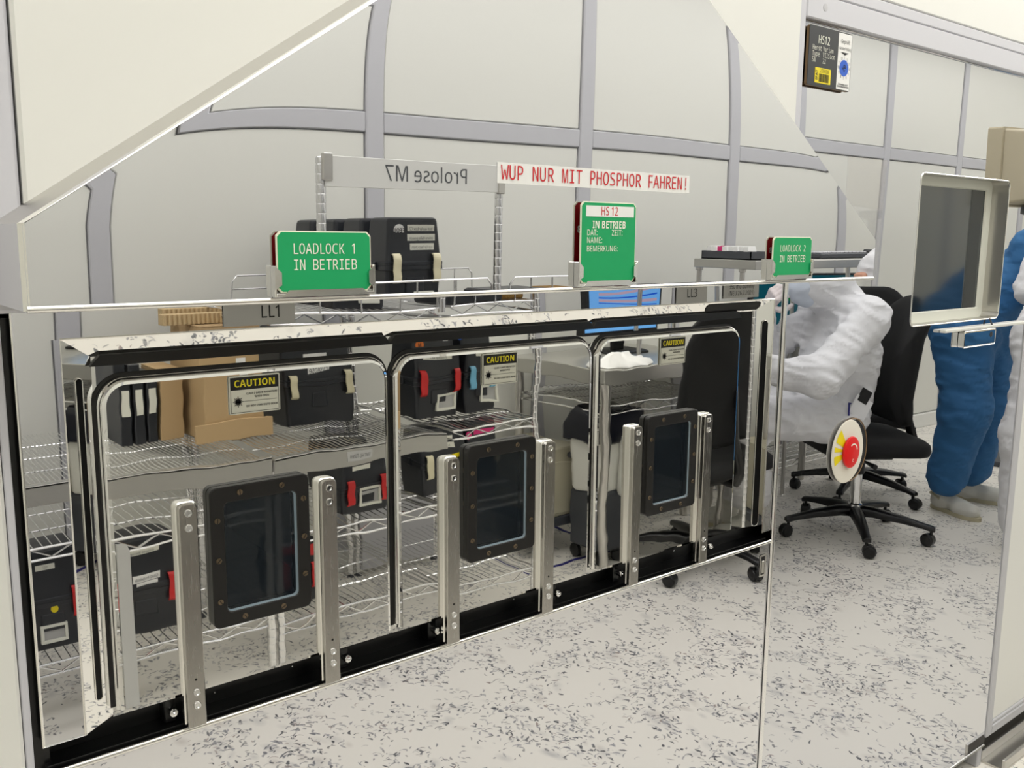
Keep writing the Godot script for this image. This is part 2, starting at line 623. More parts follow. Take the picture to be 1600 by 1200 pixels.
const DOOR_X := [0.239, 0.5725, 0.9055]
const DOOR_W := 0.319
func loadlock_station() -> void:
	var t := thing("loadlock_station", "polished steel machine front with three windowed lift doors", "machine")
	# front plate round the opening
	var b := mb(M.mirror)
	var n := wave(5, 6.0)
	sheet(b, func(_y): return 0.162, func(_y): return 1.317, 1.203, 1.236, func(x, y): return n.get_noise_2d(x * 0.6, y * 2.0) * 0.00008, 80, 4)
	sheet(b, func(_y): return 0.162, func(_y): return 0.202, 0.809, 1.203, func(x, y): return n.get_noise_2d(x * 1.5, y * 0.5) * 0.00012, 6, 30)
	sheet(b, func(_y): return 1.294, func(_y): return 1.317, 0.800, 1.203, func(_x, _y): return 0.0, 1, 1)
	slab(b, 0.162, 0.809, -0.004, 0.202, 1.236, -0.0012)
	put(b, "front_plate", t)
	b = mb(M.edge_steel, true)
	b.tube([Vector3(0.163, 1.232, 0.0), Vector3(0.163, 0.810, 0.0), Vector3(0.201, 0.810, 0.0), Vector3(0.202, 1.203, 0.0), Vector3(1.294, 1.203, 0.0), Vector3(1.294, 0.800, 0.0)], 0.0014, 6)
	put(b, "plate_edge", t)
	# bevelled frame
	var zi := -0.010
	var oo := [Vector3(0.202, 0.79, 0), Vector3(1.294, 0.79, 0), Vector3(1.294, 1.203, 0), Vector3(0.202, 1.203, 0)]
	var ii := [Vector3(0.230, 0.79, zi), Vector3(1.250, 0.79, zi), Vector3(1.250, 1.184, zi), Vector3(0.230, 1.184, zi)]
	b = mb(M.mirror_door)
	b.quad(oo[3], oo[2], ii[2], ii[3])
	put(b, "top_bevel", t)
	b = mb(M.mirror_door)
	b.quad(oo[0] + Vector3(0, 0.020, 0), oo[3], ii[3], ii[0] + Vector3(0, 0.027, 0))
	put(b, "left_bevel", t)
	b = mb(M.mirror_door)
	b.quad(ii[1] + Vector3(0, 0.025, 0), ii[2], oo[2], oo[1] + Vector3(0, 0.025, 0))
	put(b, "right_bevel", t)
	# slots in the bevels
	slot(t, oo[1], ii[1], oo[2], ii[2], Vector2(0.815, 1.168), 0.40, 0.15)
	slot(t, oo[0], ii[0], oo[3], ii[3], Vector2(0.84, 1.165), 0.52, 0.12)
	var tn: Vector3 = (ii[3] - oo[3]).normalized()
	tn.x = 0.0; tn = tn.normalized()
	b = mb(M.dark_fill)
	var lo := []
	for p in rr(1.125, -0.0075, 1.262, 0.0075, 0.0075, 0.0, 5):
		lo.append(Vector3(p.x, 1.1935, -0.0050) + tn * p.y + Vector3(0, -tn.z, tn.y).normalized() * -0.0009)
	b.cap(lo); b.cap(lo, true)
	put(b, "bevel_slot", t)
	# inner plate
	b = mb(M.mirror_door)
	var ya := (0.8815 + 0.0145) * 0.985 + 0.0195
	var yb := (0.8815 + 0.140) * 0.985 + 0.0195
	var xs := [0.230]
	for k in 3:
		xs.append((DOOR_X[k] + 0.0965 + 0.0135) * 0.985)
		xs.append((DOOR_X[k] + 0.0965 + 0.100) * 0.985)
	xs.append(1.250)
	for e in [[0.815, ya], [yb, 1.184]]:
		b.quad(Vector3(0.230, e[0], zi), Vector3(0.230, e[1], zi), Vector3(1.250, e[1], zi), Vector3(1.250, e[0], zi))
	for k in 4:
		b.quad(Vector3(xs[k * 2], ya, zi), Vector3(xs[k * 2], yb, zi), Vector3(xs[k * 2 + 1], yb, zi), Vector3(xs[k * 2 + 1], ya, zi))
	put(b, "inner_plate", t)
	b = mb(M.base_black)
	slab(b, 0.165, 0.786, -0.14, 1.312, 0.817, -0.030)
	slab(b, 0.165, 0.780, -0.14, 1.312, 0.787, -0.004)
	put(b, "base_tray", t)
	b = mb(M.base_black)
	slab(b, 0.162, 0.052, -0.10, 1.317, 0.770, -0.012)
	put(b, "inner_body", t)
	# ledge lip
	b = mb(M.edge_steel, true)
	b.tube([Vector3(0.166, 0.7815, 0.002), Vector3(1.316, 0.7815, 0.002)], 0.0034, 10)
	put(b, "ledge_lip", t)
	b = mb(M.mirror)
	n = wave(9, 3.0)
	sheet(b, func(_y): return 0.164, func(_y): return 1.317, 0.052, 0.7795, func(x, y): return n.get_noise_2d(x, y) * 0.00035, 40, 26)
	put(b, "lower_cover", t)
	b = mb(M.chrome, true)
	b.lathe(Vector3(SEAM, 0.052, 0.001), Vector3.UP, [[0.0045, 0.0], [0.0045, 1.186], [0.003, 1.19]], 14)
	put(b, "seam_strip", t)
	# flush latch low on the right
	b = mb(M.edge_steel)
	var l0 := rr(1.291, 0.720, 1.309, 0.760, 0.002, 0.0012, 3)
	var l1 := rr(1.2945, 0.7235, 1.3055, 0.7565, 0.0015, 0.0012, 3)
	for i in l0.size():
		var j := (i + 1) % l0.size()
		b.quad(l0[j], l0[i], l1[i], l1[j])
	put(b, "latch_rim", t)
	b = mb(M.dark_fill)
	slab(b, 1.2945, 0.7235, -0.004, 1.3055, 0.7565, 0.0006)
	put(b, "latch_pocket", t)
	b = mb(M.satin_steel)
	slab(b, 1.2965, 0.726, 0.0, 1.3035, 0.7485, 0.0024, 0.0008)
	put(b, "latch_lever", t)
	# paper strips above the frame
	strip_label(t, 0.357, 0.436, 1.2065, 1.236, ["LL1"], 0.0125, 0.66)
	strip_label(t, 1.049, 1.119, 1.2045, 1.236, ["LL3"], 0.0125, 0.5)
	strip_label(t, 1.159, 1.248, 1.208, 1.236, ["350 mu dummy", "(NEU 26.7.2021)"], 0.0068, 0.5)
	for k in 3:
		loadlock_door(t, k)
	base_fittings(t)

func strip_label(t: Node3D, x0: float, x1: float, y0: float, y1: float, lines: Array, h: float, at: float) -> void:
	var b := mb(M.label_grey)
	slab(b, x0, y0, 0.0012, x1, y1, 0.0018)
	b.mat = M.ink_black
	for i in lines.size():
		b.words(lines[i], Vector3(lerpf(x0, x1, at), lerpf(y0, y1, 0.46) + (0.0105 * (0.5 - i) if lines.size() > 1 else 0.0), 0.0021), h, 0.95, Basis(), sans)
	put(b, "strip_label", t)

func slot(t: Node3D, o0: Vector3, i0: Vector3, o1: Vector3, i1: Vector3, ys: Vector2, at: float, half: float) -> void:
	var a := o0.lerp(i0, at)
	var u := (i0 - o0).normalized()
	var w := (i0 - o0).length() * half
	var nrm := u.cross(Vector3.UP).normalized()
	if nrm.z < 0: nrm = -nrm
	var b := mb(M.dark_fill)
	var lo := []
	for p in rr(-w, ys.x, w, ys.y, w * 0.98, 0.0, 6):
		lo.append(Vector3(a.x, p.y, a.z) + u * p.x + nrm * 0.0009)
	b.cap(lo); b.cap(lo, true)
	put(b, "bevel_slot", t)
	b = mb(M.edge_steel, true)
	var lp := []
	for p in lo: lp.append(p)
	b.tube(lp, 0.0006, 5, true)
	put(b, "slot_rim", t)

func loadlock_door(t: Node3D, k: int) -> void:
	var x0: float = DOOR_X[k]
	var x1 := x0 + DOOR_W
	var y0 := 0.817
	var y1 := 1.157
	var b := mb(M.mirror_door, true)
	b.crease = 0.9
	var loops := []
	for e in [[0.005, -0.034], [0.0046, -0.024], [0.0036, -0.018], [0.002, -0.0145], [0.0, -0.0125], [-0.003, -0.012]]:
		loops.append(rr(x0 - e[0], y0, x1 + e[0], y1 + e[0], [0.001, 0.001, 0.024 + e[0], 0.024 + e[0]], e[1], 8))
	b.loft(loops, false, false)
	var last: Array = loops[loops.size() - 1]
	var n := wave(20 + k, 9.0)
	var n2 := wave(40 + k, 34.0)
	var hz := func(x: float, y: float) -> float: return -0.012 - 0.0047 * (y - 0.987) + n.get_noise_2d(x, y) * 0.00005 + n2.get_noise_2d(x * 0.7, y * 1.2) * 0.000009
	var rim := []
	for p in last: rim.append(Vector3(p.x, p.y, -0.012))
	var xi0 := x0 + 0.003
	var xi1 := x1 - 0.003
	var r := 0.021
	var yt := y1 - 0.003
	var fxl := func(y: float) -> float: return xi0 if y < yt - r else xi0 + r - sqrt(maxf(0.0, r * r - pow(y - (yt - r), 2)))
	var fxr := func(y: float) -> float: return xi1 if y < yt - r else xi1 - r + sqrt(maxf(0.0, r * r - pow(y - (yt - r), 2)))
	var wx := x0 + 0.0965
	var wy := 0.8815
	var hx0 := wx + 0.0155
	var hx1 := wx + 0.098
	sheet(b, fxl, fxr, y0, wy + 0.0165, hz, 40, 10)
	sheet(b, fxl, func(_y): return hx0, wy + 0.0165, wy + 0.138, hz, 16, 18)
	sheet(b, func(_y): return hx1, fxr, wy + 0.0165, wy + 0.138, hz, 16, 18)
	sheet(b, fxl, fxr, wy + 0.138, yt - r, hz, 40, 14)
	sheet(b, fxl, fxr, yt - r, yt - 0.004, hz, 40, 6)
	sheet(b, fxl, fxr, yt - 0.004, yt, hz, 40, 3)
	var d := put(b, "loadlock_door", t)
	d.position = Vector3(0, 1.3 * 0.015, 0.014)
	d.scale = Vector3(0.985, 0.985, 1.0)
	d.set_meta("label", ["polished door beside the left bevel, duct tape strip down its edge", "polished middle door between two other loadlock doors", "polished door beside the wide slotted right bevel"][k])
	# black ring painted as the dark trough reflection round the top and sides
	b = mb(M.dark_fill)
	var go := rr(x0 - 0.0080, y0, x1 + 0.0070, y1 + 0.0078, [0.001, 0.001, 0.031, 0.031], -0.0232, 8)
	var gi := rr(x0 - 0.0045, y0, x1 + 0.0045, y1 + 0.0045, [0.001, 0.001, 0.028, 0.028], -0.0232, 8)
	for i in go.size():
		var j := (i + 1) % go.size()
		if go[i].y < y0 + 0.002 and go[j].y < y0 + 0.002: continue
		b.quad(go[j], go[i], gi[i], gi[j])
	put(b, "dark_fill", d)
	# dark bar with slanted ends over the door
	b = mb(M.base_black)
	var ps := [[x0 - 0.008, 1.174], [x1 + 0.010, 1.174], [x1 + 0.002, 1.1845], [x0 + 0.002, 1.1845]]
	var f := []
	var g := []
	for p in ps:
		f.append(Vector3(p[0], p[1], -0.0245))
		g.append(Vector3(p[0], p[1] - 0.001, -0.0190))
	b.loft([f, g])
	put(b, "dark_bar", d)
	# window: black frame, glass set back, screws
	b = mb(M.anodised)
	var out1 := rr(wx, wy, wx + 0.1135, wy + 0.1555, 0.007, -0.0115)
	var out2 := rr(wx, wy, wx + 0.1135, wy + 0.1555, 0.007, -0.0035)
	var out3 := rr(wx + 0.001, wy + 0.001, wx + 0.1125, wy + 0.1545, 0.0065, -0.0025)
	var in1 := rr(wx + 0.0145, wy + 0.0155, wx + 0.099, wy + 0.139, 0.006, -0.0025)
	var in2 := rr(wx + 0.0155, wy + 0.0165, wx + 0.098, wy + 0.138, 0.0055, -0.0035)
	var in3 := rr(wx + 0.0155, wy + 0.0165, wx + 0.098, wy + 0.138, 0.0055, -0.016)
	b.loft([out1, out2, out3, in1, in2], false, false)
	put(b, "window_frame", d)
	b = mb(M.window_glass)
	b.cap(rr(wx + 0.0155, wy + 0.0165, wx + 0.098, wy + 0.138, 0.0055, -0.0065))
	put(b, "window_glass", d)
	b = mb(M.mirror_door)
	b.loft([in3, in2], false, false)
	put(b, "window_reveal", d)
	# the lock chamber behind the window
	b = mb(M.chamber_metal)
	var cz := [-0.026, -0.52]
	var ca := [Vector3(x0 + 0.004, 0.82, cz[0]), Vector3(x1 - 0.004, 0.82, cz[0]), Vector3(x1 - 0.004, 1.16, cz[0]), Vector3(x0 + 0.004, 1.16, cz[0])]
	var cb := [Vector3(x0 + 0.004, 0.82, cz[1]), Vector3(x1 - 0.004, 0.82, cz[1]), Vector3(x1 - 0.004, 1.16, cz[1]), Vector3(x0 + 0.004, 1.16, cz[1])]
	b.loft([ca, cb], false, true)
	put(b, "lock_chamber", d)
	b = mb(M.glass_edge)
	var g0 := rr(wx + 0.0155, wy + 0.0165, wx + 0.098, wy + 0.138, 0.0055, -0.0060)
	var g1 := rr(wx + 0.0160, wy + 0.0180, wx + 0.0962, wy + 0.1376, 0.0050, -0.0063)
	b.loft([g0, g1], false, false)
	put(b, "glass_edge", d)
	for e in [[0.033, 0.1475], [0.081, 0.1475], [0.0075, 0.120], [0.0075, 0.076], [0.0075, 0.030], [0.1062, 0.128], [0.1062, 0.084], [0.1062, 0.040], [0.034, 0.008], [0.079, 0.008]]:
		b = mb(M.screw, true)
		b.lathe(Vector3(wx + e[0], wy + e[1], -0.0027), Vector3(0, 0, 1), [[0.0032, 0.0], [0.0032, 0.0008], [0.0027, 0.0013], [0.0, 0.0013]], 14)
		b.mat = M.dark_fill
		b.smooth = false
		var a := fmod(e[0] * 311.0 + e[1] * 517.0, PI)
		b.box(Vector3(wx + e[0], wy + e[1], -0.0013), Vector3(0.0056, 0.0008, 0.0003), 0.0, Basis(Vector3(0, 0, 1), a))
		put(b, "screw", d)
	# two brushed lifting bars
	for bx in [0.0728, 0.2335]:
		b = mb(M.edge_steel)
		b.loft([rr(x0 + bx - 0.0112, 0.783, x0 + bx + 0.0112, 1.0275, [0.0005, 0.0005, 0.006, 0.006], -0.0125), rr(x0 + bx - 0.0112, 0.783, x0 + bx + 0.0112, 1.0275, [0.0005, 0.0005, 0.006, 0.006], -0.0075), rr(x0 + bx - 0.0098, 0.783, x0 + bx + 0.0098, 1.026, [0.0005, 0.0005, 0.005, 0.005], -0.0065)])
		b.mat = M.brushed
		b.loft([rr(x0 + bx - 0.0098, 0.781, x0 + bx + 0.0098, 1.026, [0.0005, 0.0005, 0.0055, 0.0055], -0.0065), rr(x0 + bx - 0.0098, 0.781, x0 + bx + 0.0098, 1.026, [0.0005, 0.0005, 0.0055, 0.0055], -0.001), rr(x0 + bx - 0.0088, 0.781, x0 + bx + 0.0088, 1.025, [0.0005, 0.0005, 0.0045, 0.0045], 0.0)])
		put(b, "lifting_bar", d)
		for sy in [1.0165, 1.0005, 0.8195, 0.805]:
			b = mb(M.chrome, true)
			b.lathe(Vector3(x0 + bx, sy, 0.0), Vector3(0, 0, 1), [[0.0042, 0.0], [0.0042, 0.0012], [0.0036, 0.0022], [0.0024, 0.0022], [0.0022, 0.0008], [0.0, 0.0008]], 14)
			put(b, "screw", d)
		b = mb(M.dark_fill, true)
		b.lathe(Vector3(x0 + bx, 0.834, 0.0), Vector3(0, 0, 1), [[0.0014, 0.0], [0.0012, 0.0003]], 10)
		put(b, "pin_hole", d)
	# caution label
	var cx := x0 + 0.1255
	b = mb(M.label_cream)
	b.loft([rr(cx, 1.1115, cx + 0.057, 1.1525, 0.0012, -0.0115, 2), rr(cx, 1.1115, cx + 0.057, 1.1525, 0.0012, -0.0105, 2)])
	b.mat = M.ink_black
	slab(b, cx + 0.0014, 1.1375, -0.0108, cx + 0.0556, 1.1510, -0.0102)
	for e in [[0.0014, 1.1128, 0.0556, 1.1132], [0.0014, 1.1128, 0.0018, 1.138], [0.0552, 1.1128, 0.0556, 1.138], [0.013, 1.1246, 0.053, 1.1249]]:
		slab(b, cx + e[0], e[1], -0.0107, cx + e[2], e[3], -0.0102)
	for i in 8:
		b.box(Vector3(cx + 0.0095, 1.1248, -0.0104), Vector3(0.0115 if i % 2 == 0 else 0.009, 0.0007, 0.0004), 0.0, Basis(Vector3(0, 0, 1), PI * i / 8.0))
	b.smooth = true
	b.lathe(Vector3(cx + 0.0095, 1.1248, -0.0108), Vector3(0, 0, 1), [[0.0032, 0.0], [0.0032, 0.0006]], 12)
	b.smooth = false
	b.words("CLASS 2 LASER RADIATION", Vector3(cx + 0.036, 1.1330, -0.0101), 0.0021, 0.95, Basis(), sans_bold)
	b.words("WHEN OPEN", Vector3(cx + 0.036, 1.1292, -0.0101), 0.0021, 0.95, Basis(), sans_bold)
	b.words("DO NOT STARE INTO BEAM", Vector3(cx + 0.036, 1.1195, -0.0101), 0.0021, 0.95, Basis(), sans_bold)
	b.mat = M.ink_yellow
	b.words("CAUTION", Vector3(cx + 0.0285, 1.1442, -0.0100), 0.0075, 1.0, Basis(), sans_bold, true, 0.047)
	put(b, "caution_label", d)
	if k == 0:
		b = mb(M.label_grey)
		var pts := [Vector3(x0 + 0.004, 0.819, -0.0118), Vector3(x0 + 0.0175, 0.819, -0.0118), Vector3(x0 + 0.0165, 0.985, -0.0118), Vector3(x0 + 0.014, 0.992, -0.0118), Vector3(x0 + 0.004, 0.994, -0.0118)]
		var up := []
		for p in pts: up.append(p + Vector3(0, 0, 0.0018))
		b.loft([pts, up])
		put(b, "tape_strip", d)

func base_fittings(t: Node3D) -> void:
	# rollers, plates and screws on the black tray under the doors
	for k in 3:
		var x0: float = DOOR_X[k]
		for e in [[0.0728, -0.024], [0.2335, 0.021]]:
			var x: float = x0 + e[0] + e[1]
			var b := mb(M.base_black)
			slab(b, x - 0.006, 0.787, -0.034, x + 0.006, 0.813, -0.014, 0.001)
			put(b, "roller_bracket", t)
			b = mb(M.chrome, true)
			b.lathe(Vector3(x, 0.803, -0.014), Vector3(0.0, 0, 1), [[0.0045, 0.0], [0.0048, 0.001], [0.0048, 0.012], [0.004, 0.013], [0.0015, 0.0132], [0.0012, 0.016], [0.0, 0.0162]], 14)
			put(b, "roller", t)
		var b2 := mb(M.dark_fill)
		slab(b2, x0 + 0.095, 0.788, -0.034, x0 + 0.126, 0.815, -0.031, 0.0008)
		put(b2, "fixing_plate", t)
		for e in [[0.100, 0.808, 0.003], [0.103, 0.797, 0.0014], [0.119, 0.807, 0.002], [0.196, 0.800, 0.0016], [0.045, 0.802, 0.0022]]:
			b2 = mb(M.chrome, true)
			b2.lathe(Vector3(x0 + e[0], e[1], -0.0335), Vector3(0, 0, 1), [[e[2], 0.0], [e[2], 0.003], [e[2] * 0.6, 0.0038], [0.0, 0.0038]], 10)
			put(b2, "screw", t)

const HZ := 0.15
func hood() -> void:
	var t := thing("exhaust_hood", "trapezoid mirror-polished steel hood carrying green status cards and a red-lettered strip", "hood")
	var poly := [Vector2(0.146, 1.241), Vector2(1.336, 1.241), Vector2(1.337, 1.302), Vector2(0.812, 1.664), Vector2(0.671, 1.664), Vector2(0.146, 1.307)]
	var xl := func(y: float) -> float: return 0.149 if y < 1.306 else 0.149 + (y - 1.306) / 0.68
	var xr := func(y: float) -> float: return 1.334 if y < 1.301 else 1.334 - (y - 1.301) / 0.6895
	var n := wave(71, 1.6)
	var n2 := wave(72, 5.0)
	var hz := func(x: float, y: float) -> float:
		var z := HZ + n.get_noise_2d(x, y * 1.2) * 0.0006 + n2.get_noise_2d(x * 0.6, y) * 0.00005
		z -= 0.0007 * exp(-maxf(x - 0.149, 0.0) / 0.05)
		z -= 0.00005 * exp(-maxf(1.334 - x, 0.0) / 0.035)
		z -= 0.0006 * exp(-maxf(x - xl.call(y), 0.0) / 0.05) + 0.0001 * exp(-maxf(xr.call(y) - x, 0.0) / 0.04)
		return z
	var b := mb(M.mirror)
	sheet(b, xl, xr, 1.2445, 1.3015, hz, 110, 10)
	sheet(b, xl, xr, 1.3015, 1.306, hz, 110, 1)
	sheet(b, xl, xr, 1.306, 1.663, hz, 110, 40)
	put(b, "front_plate", t)
	# folded rim and sides back to the wall
	var c := Vector2(0.741, 1.40)
	b = mb(M.edge_steel)
	var l0 := []
	var l1 := []
	var l2 := []
	var l3 := []
	for p in poly:
		var q: Vector2 = p
		var inn := q + (c - q).normalized() * 0.0045
		l1.append(Vector3(inn.x, inn.y, HZ - 0.0005))
		l0.append(Vector3(q.x, q.y, HZ - 0.004))
		l2.append(Vector3(q.x, q.y, 0.0))
		l3.append(Vector3(inn.x, inn.y, HZ - 0.006))
	b.loft([l0, l1, l3], false, false)
	put(b, "folded_rim", t)
	b = mb(M.satin_steel)
	for i in [2, 3, 4]:
		var j: int = (i + 1) % 6
		b.quad(l2[i], l0[i], l0[j], l2[j])
	put(b, "sloped_side", t)
	b = mb(M.post_light)
	b.quad(l2[5], l0[5], l0[0], l2[0])
	put(b, "upright_side", t)
	b = mb(M.post_light)
	b.quad(l2[1], l0[1], l0[2], l2[2])
	put(b, "upright_side", t)
	b = mb(M.satin_steel)
	b.quad(l2[0], l0[0], l0[1], l2[1])
	put(b, "underside", t)
	b = mb(M.edge_steel, true)
	b.tube([Vector3(0.148, 1.2425, HZ - 0.001), Vector3(1.334, 1.2425, HZ - 0.001)], 0.0028, 10)
	put(b, "bottom_lip", t)
	# strip with red lettering
	b = mb(M.paper)
	var sl := func(x: float) -> float: return hz.call(x, 1.366) + 0.0016
	var k0 := Vector3(0.595, 1.3555, 0)
	for i in 12:
		var xa := lerpf(0.595, 0.8945, i / 12.0)
		var xb := lerpf(0.595, 0.8945, (i + 1) / 12.0)
		var za := 0.1513
		b.quad(Vector3(xa, 1.3555, za), Vector3(xa, 1.3768, za), Vector3(xb, 1.3768, za), Vector3(xb, 1.3555, za))
	slab(b, 0.595, 1.3555, 0.149, 0.8945, 1.3768, 0.15125)
	b.mat = M.ink_red
	b.words("WUP NUR MIT PHOSPHOR FAHREN!", Vector3(0.7455, 1.3662, 0.1519), 0.0142, 0.9, Basis(), mono, true, 0.289)
	var o := put(b, "lettered_strip", t)
	o.set_meta("label", "white strip with red capitals")
	# cards
	card(t, "green card LOADLOCK 1 IN BETRIEB in a steel clip on the hood", 0.3465, 1.2495, 0.0945, 0.0545, [["LOADLOCK 1", 0.0385, 0.0090], ["IN BETRIEB", 0.0243, 0.0090]], false)
	card(t, "tall green card HS 12 IN BETRIEB with a white header strip", 0.7085, 1.2495, 0.088, 0.0910, [["IN BETRIEB", 0.0655, 0.0082], ["DAT:", 0.0565, 0.0062], ["ZEIT:", 0.0565, 0.0062], ["NAME:", 0.0480, 0.0062], ["BEMERKUNG:", 0.0385, 0.0062]], true)
	card(t, "small green card LOADLOCK 2 IN BETRIEB near the hood's right end", 1.0645, 1.2495, 0.0905, 0.0545, [["LOADLOCK 2", 0.0385, 0.0085], ["IN BETRIEB", 0.0243, 0.0085]], false)

func card(hood_node: Node3D, label: String, x: float, y: float, w: float, h: float, lines: Array, tall: bool) -> void:
	var zc := 0.1545
	var t := thing("status_card", label, "sign")
	var cut := 0.004
	var shape := func(e: float, z: float) -> Array:
		return [Vector3(x + e + cut, y + e, z), Vector3(x + w - e - cut, y + e, z), Vector3(x + w - e, y + e + cut, z), Vector3(x + w - e, y + h - e - cut, z), Vector3(x + w - e - cut, y + h - e, z), Vector3(x + e + cut, y + h - e, z), Vector3(x + e, y + h - e - cut, z), Vector3(x + e, y + e + cut, z)]
	var b := mb(M.card_edge)
	b.loft([shape.call(0.0008, zc), shape.call(0.0, zc + 0.0004), shape.call(0.0, zc + 0.0018), shape.call(0.001, zc + 0.0022)])
	b.mat = M.card_green
	b.cap(shape.call(0.0011, zc + 0.0023))
	b.mat = M.card_red
	b.cap(shape.call(0.0011, zc - 0.0002), true)
	put(b, "card_body", t)
	b = mb(M.ink_white)
	for i in lines.size():
		var e = lines[i]
		var small: bool = tall and i > 0
		if small:
			b.words(e[0], Vector3(x + (0.048 if e[0] == "ZEIT:" else 0.009), y + e[1], zc + 0.0026), e[2], 0.95, Basis(), sans, false)
		else:
			b.words(e[0], Vector3(x + w * 0.5, y + e[1], zc + 0.0026), e[2], 0.86, Basis(), mono if not tall else sans_bold, true, w * 0.70)
	put(b, "lettering", t)
	var back := Basis(Vector3.UP, PI)
	b = mb(M.ink_white)
	b.words("AUSSER BETRIEB", Vector3(x + w * 0.5, y + h * 0.66, zc - 0.0004), 0.008, 0.9, back, sans_bold, true, w * 0.9)
	put(b, "back_lettering", t)
	if tall:
		b = mb(M.paper)
		slab(b, x + 0.0075, y + 0.0745, zc + 0.0022, x + w - 0.0045, y + 0.0865, zc + 0.0027)
		b.mat = M.ink_red
		b.words("HS 12", Vector3(x + w * 0.5, y + 0.0805, zc + 0.003), 0.0092, 0.85, Basis(), sans)
		put(b, "header_label", t)
	# holder fixed to the hood
	b = mb(M.edge_steel)
	var hh := 0.024
	slab(b, x - 0.0015, y - 0.0035, 0.1515, x + w + 0.0015, y - 0.0005, 0.1590, 0.0004)
	slab(b, x - 0.0030, y - 0.0035, 0.1500, x - 0.0010, y + hh, 0.1585, 0.0004)
	slab(b, x + w + 0.0010, y - 0.0035, 0.1500, x + w + 0.0030, y + hh, 0.1585, 0.0004)
	# folded front flanges with slanted corners
	for s in [0, 1]:
		var xa := x - 0.003 if s == 0 else x + w + 0.003
		var d := 0.0065 if s == 0 else -0.0065
		var f := [Vector3(xa, y + 0.003, 0.1580), Vector3(xa + d, y + 0.007, 0.1580), Vector3(xa + d, y + hh - 0.006, 0.1580), Vector3(xa, y + hh, 0.1580)]
		if s == 1: f.reverse()
		var g := []
		for p in f: g.append(p + Vector3(0, 0, 0.0012))
		b.loft([f, g])
	var ff := [Vector3(x + 0.004, y - 0.0035, 0.1580), Vector3(x + w - 0.004, y - 0.0035, 0.1580), Vector3(x + w - 0.010, y + 0.0025, 0.1580), Vector3(x + 0.010, y + 0.0025, 0.1580)]
	var gg := []
	for p in ff: gg.append(p + Vector3(0, 0, 0.0012))
	b.loft([ff, gg])
	put(b, "card_holder", hood_node)

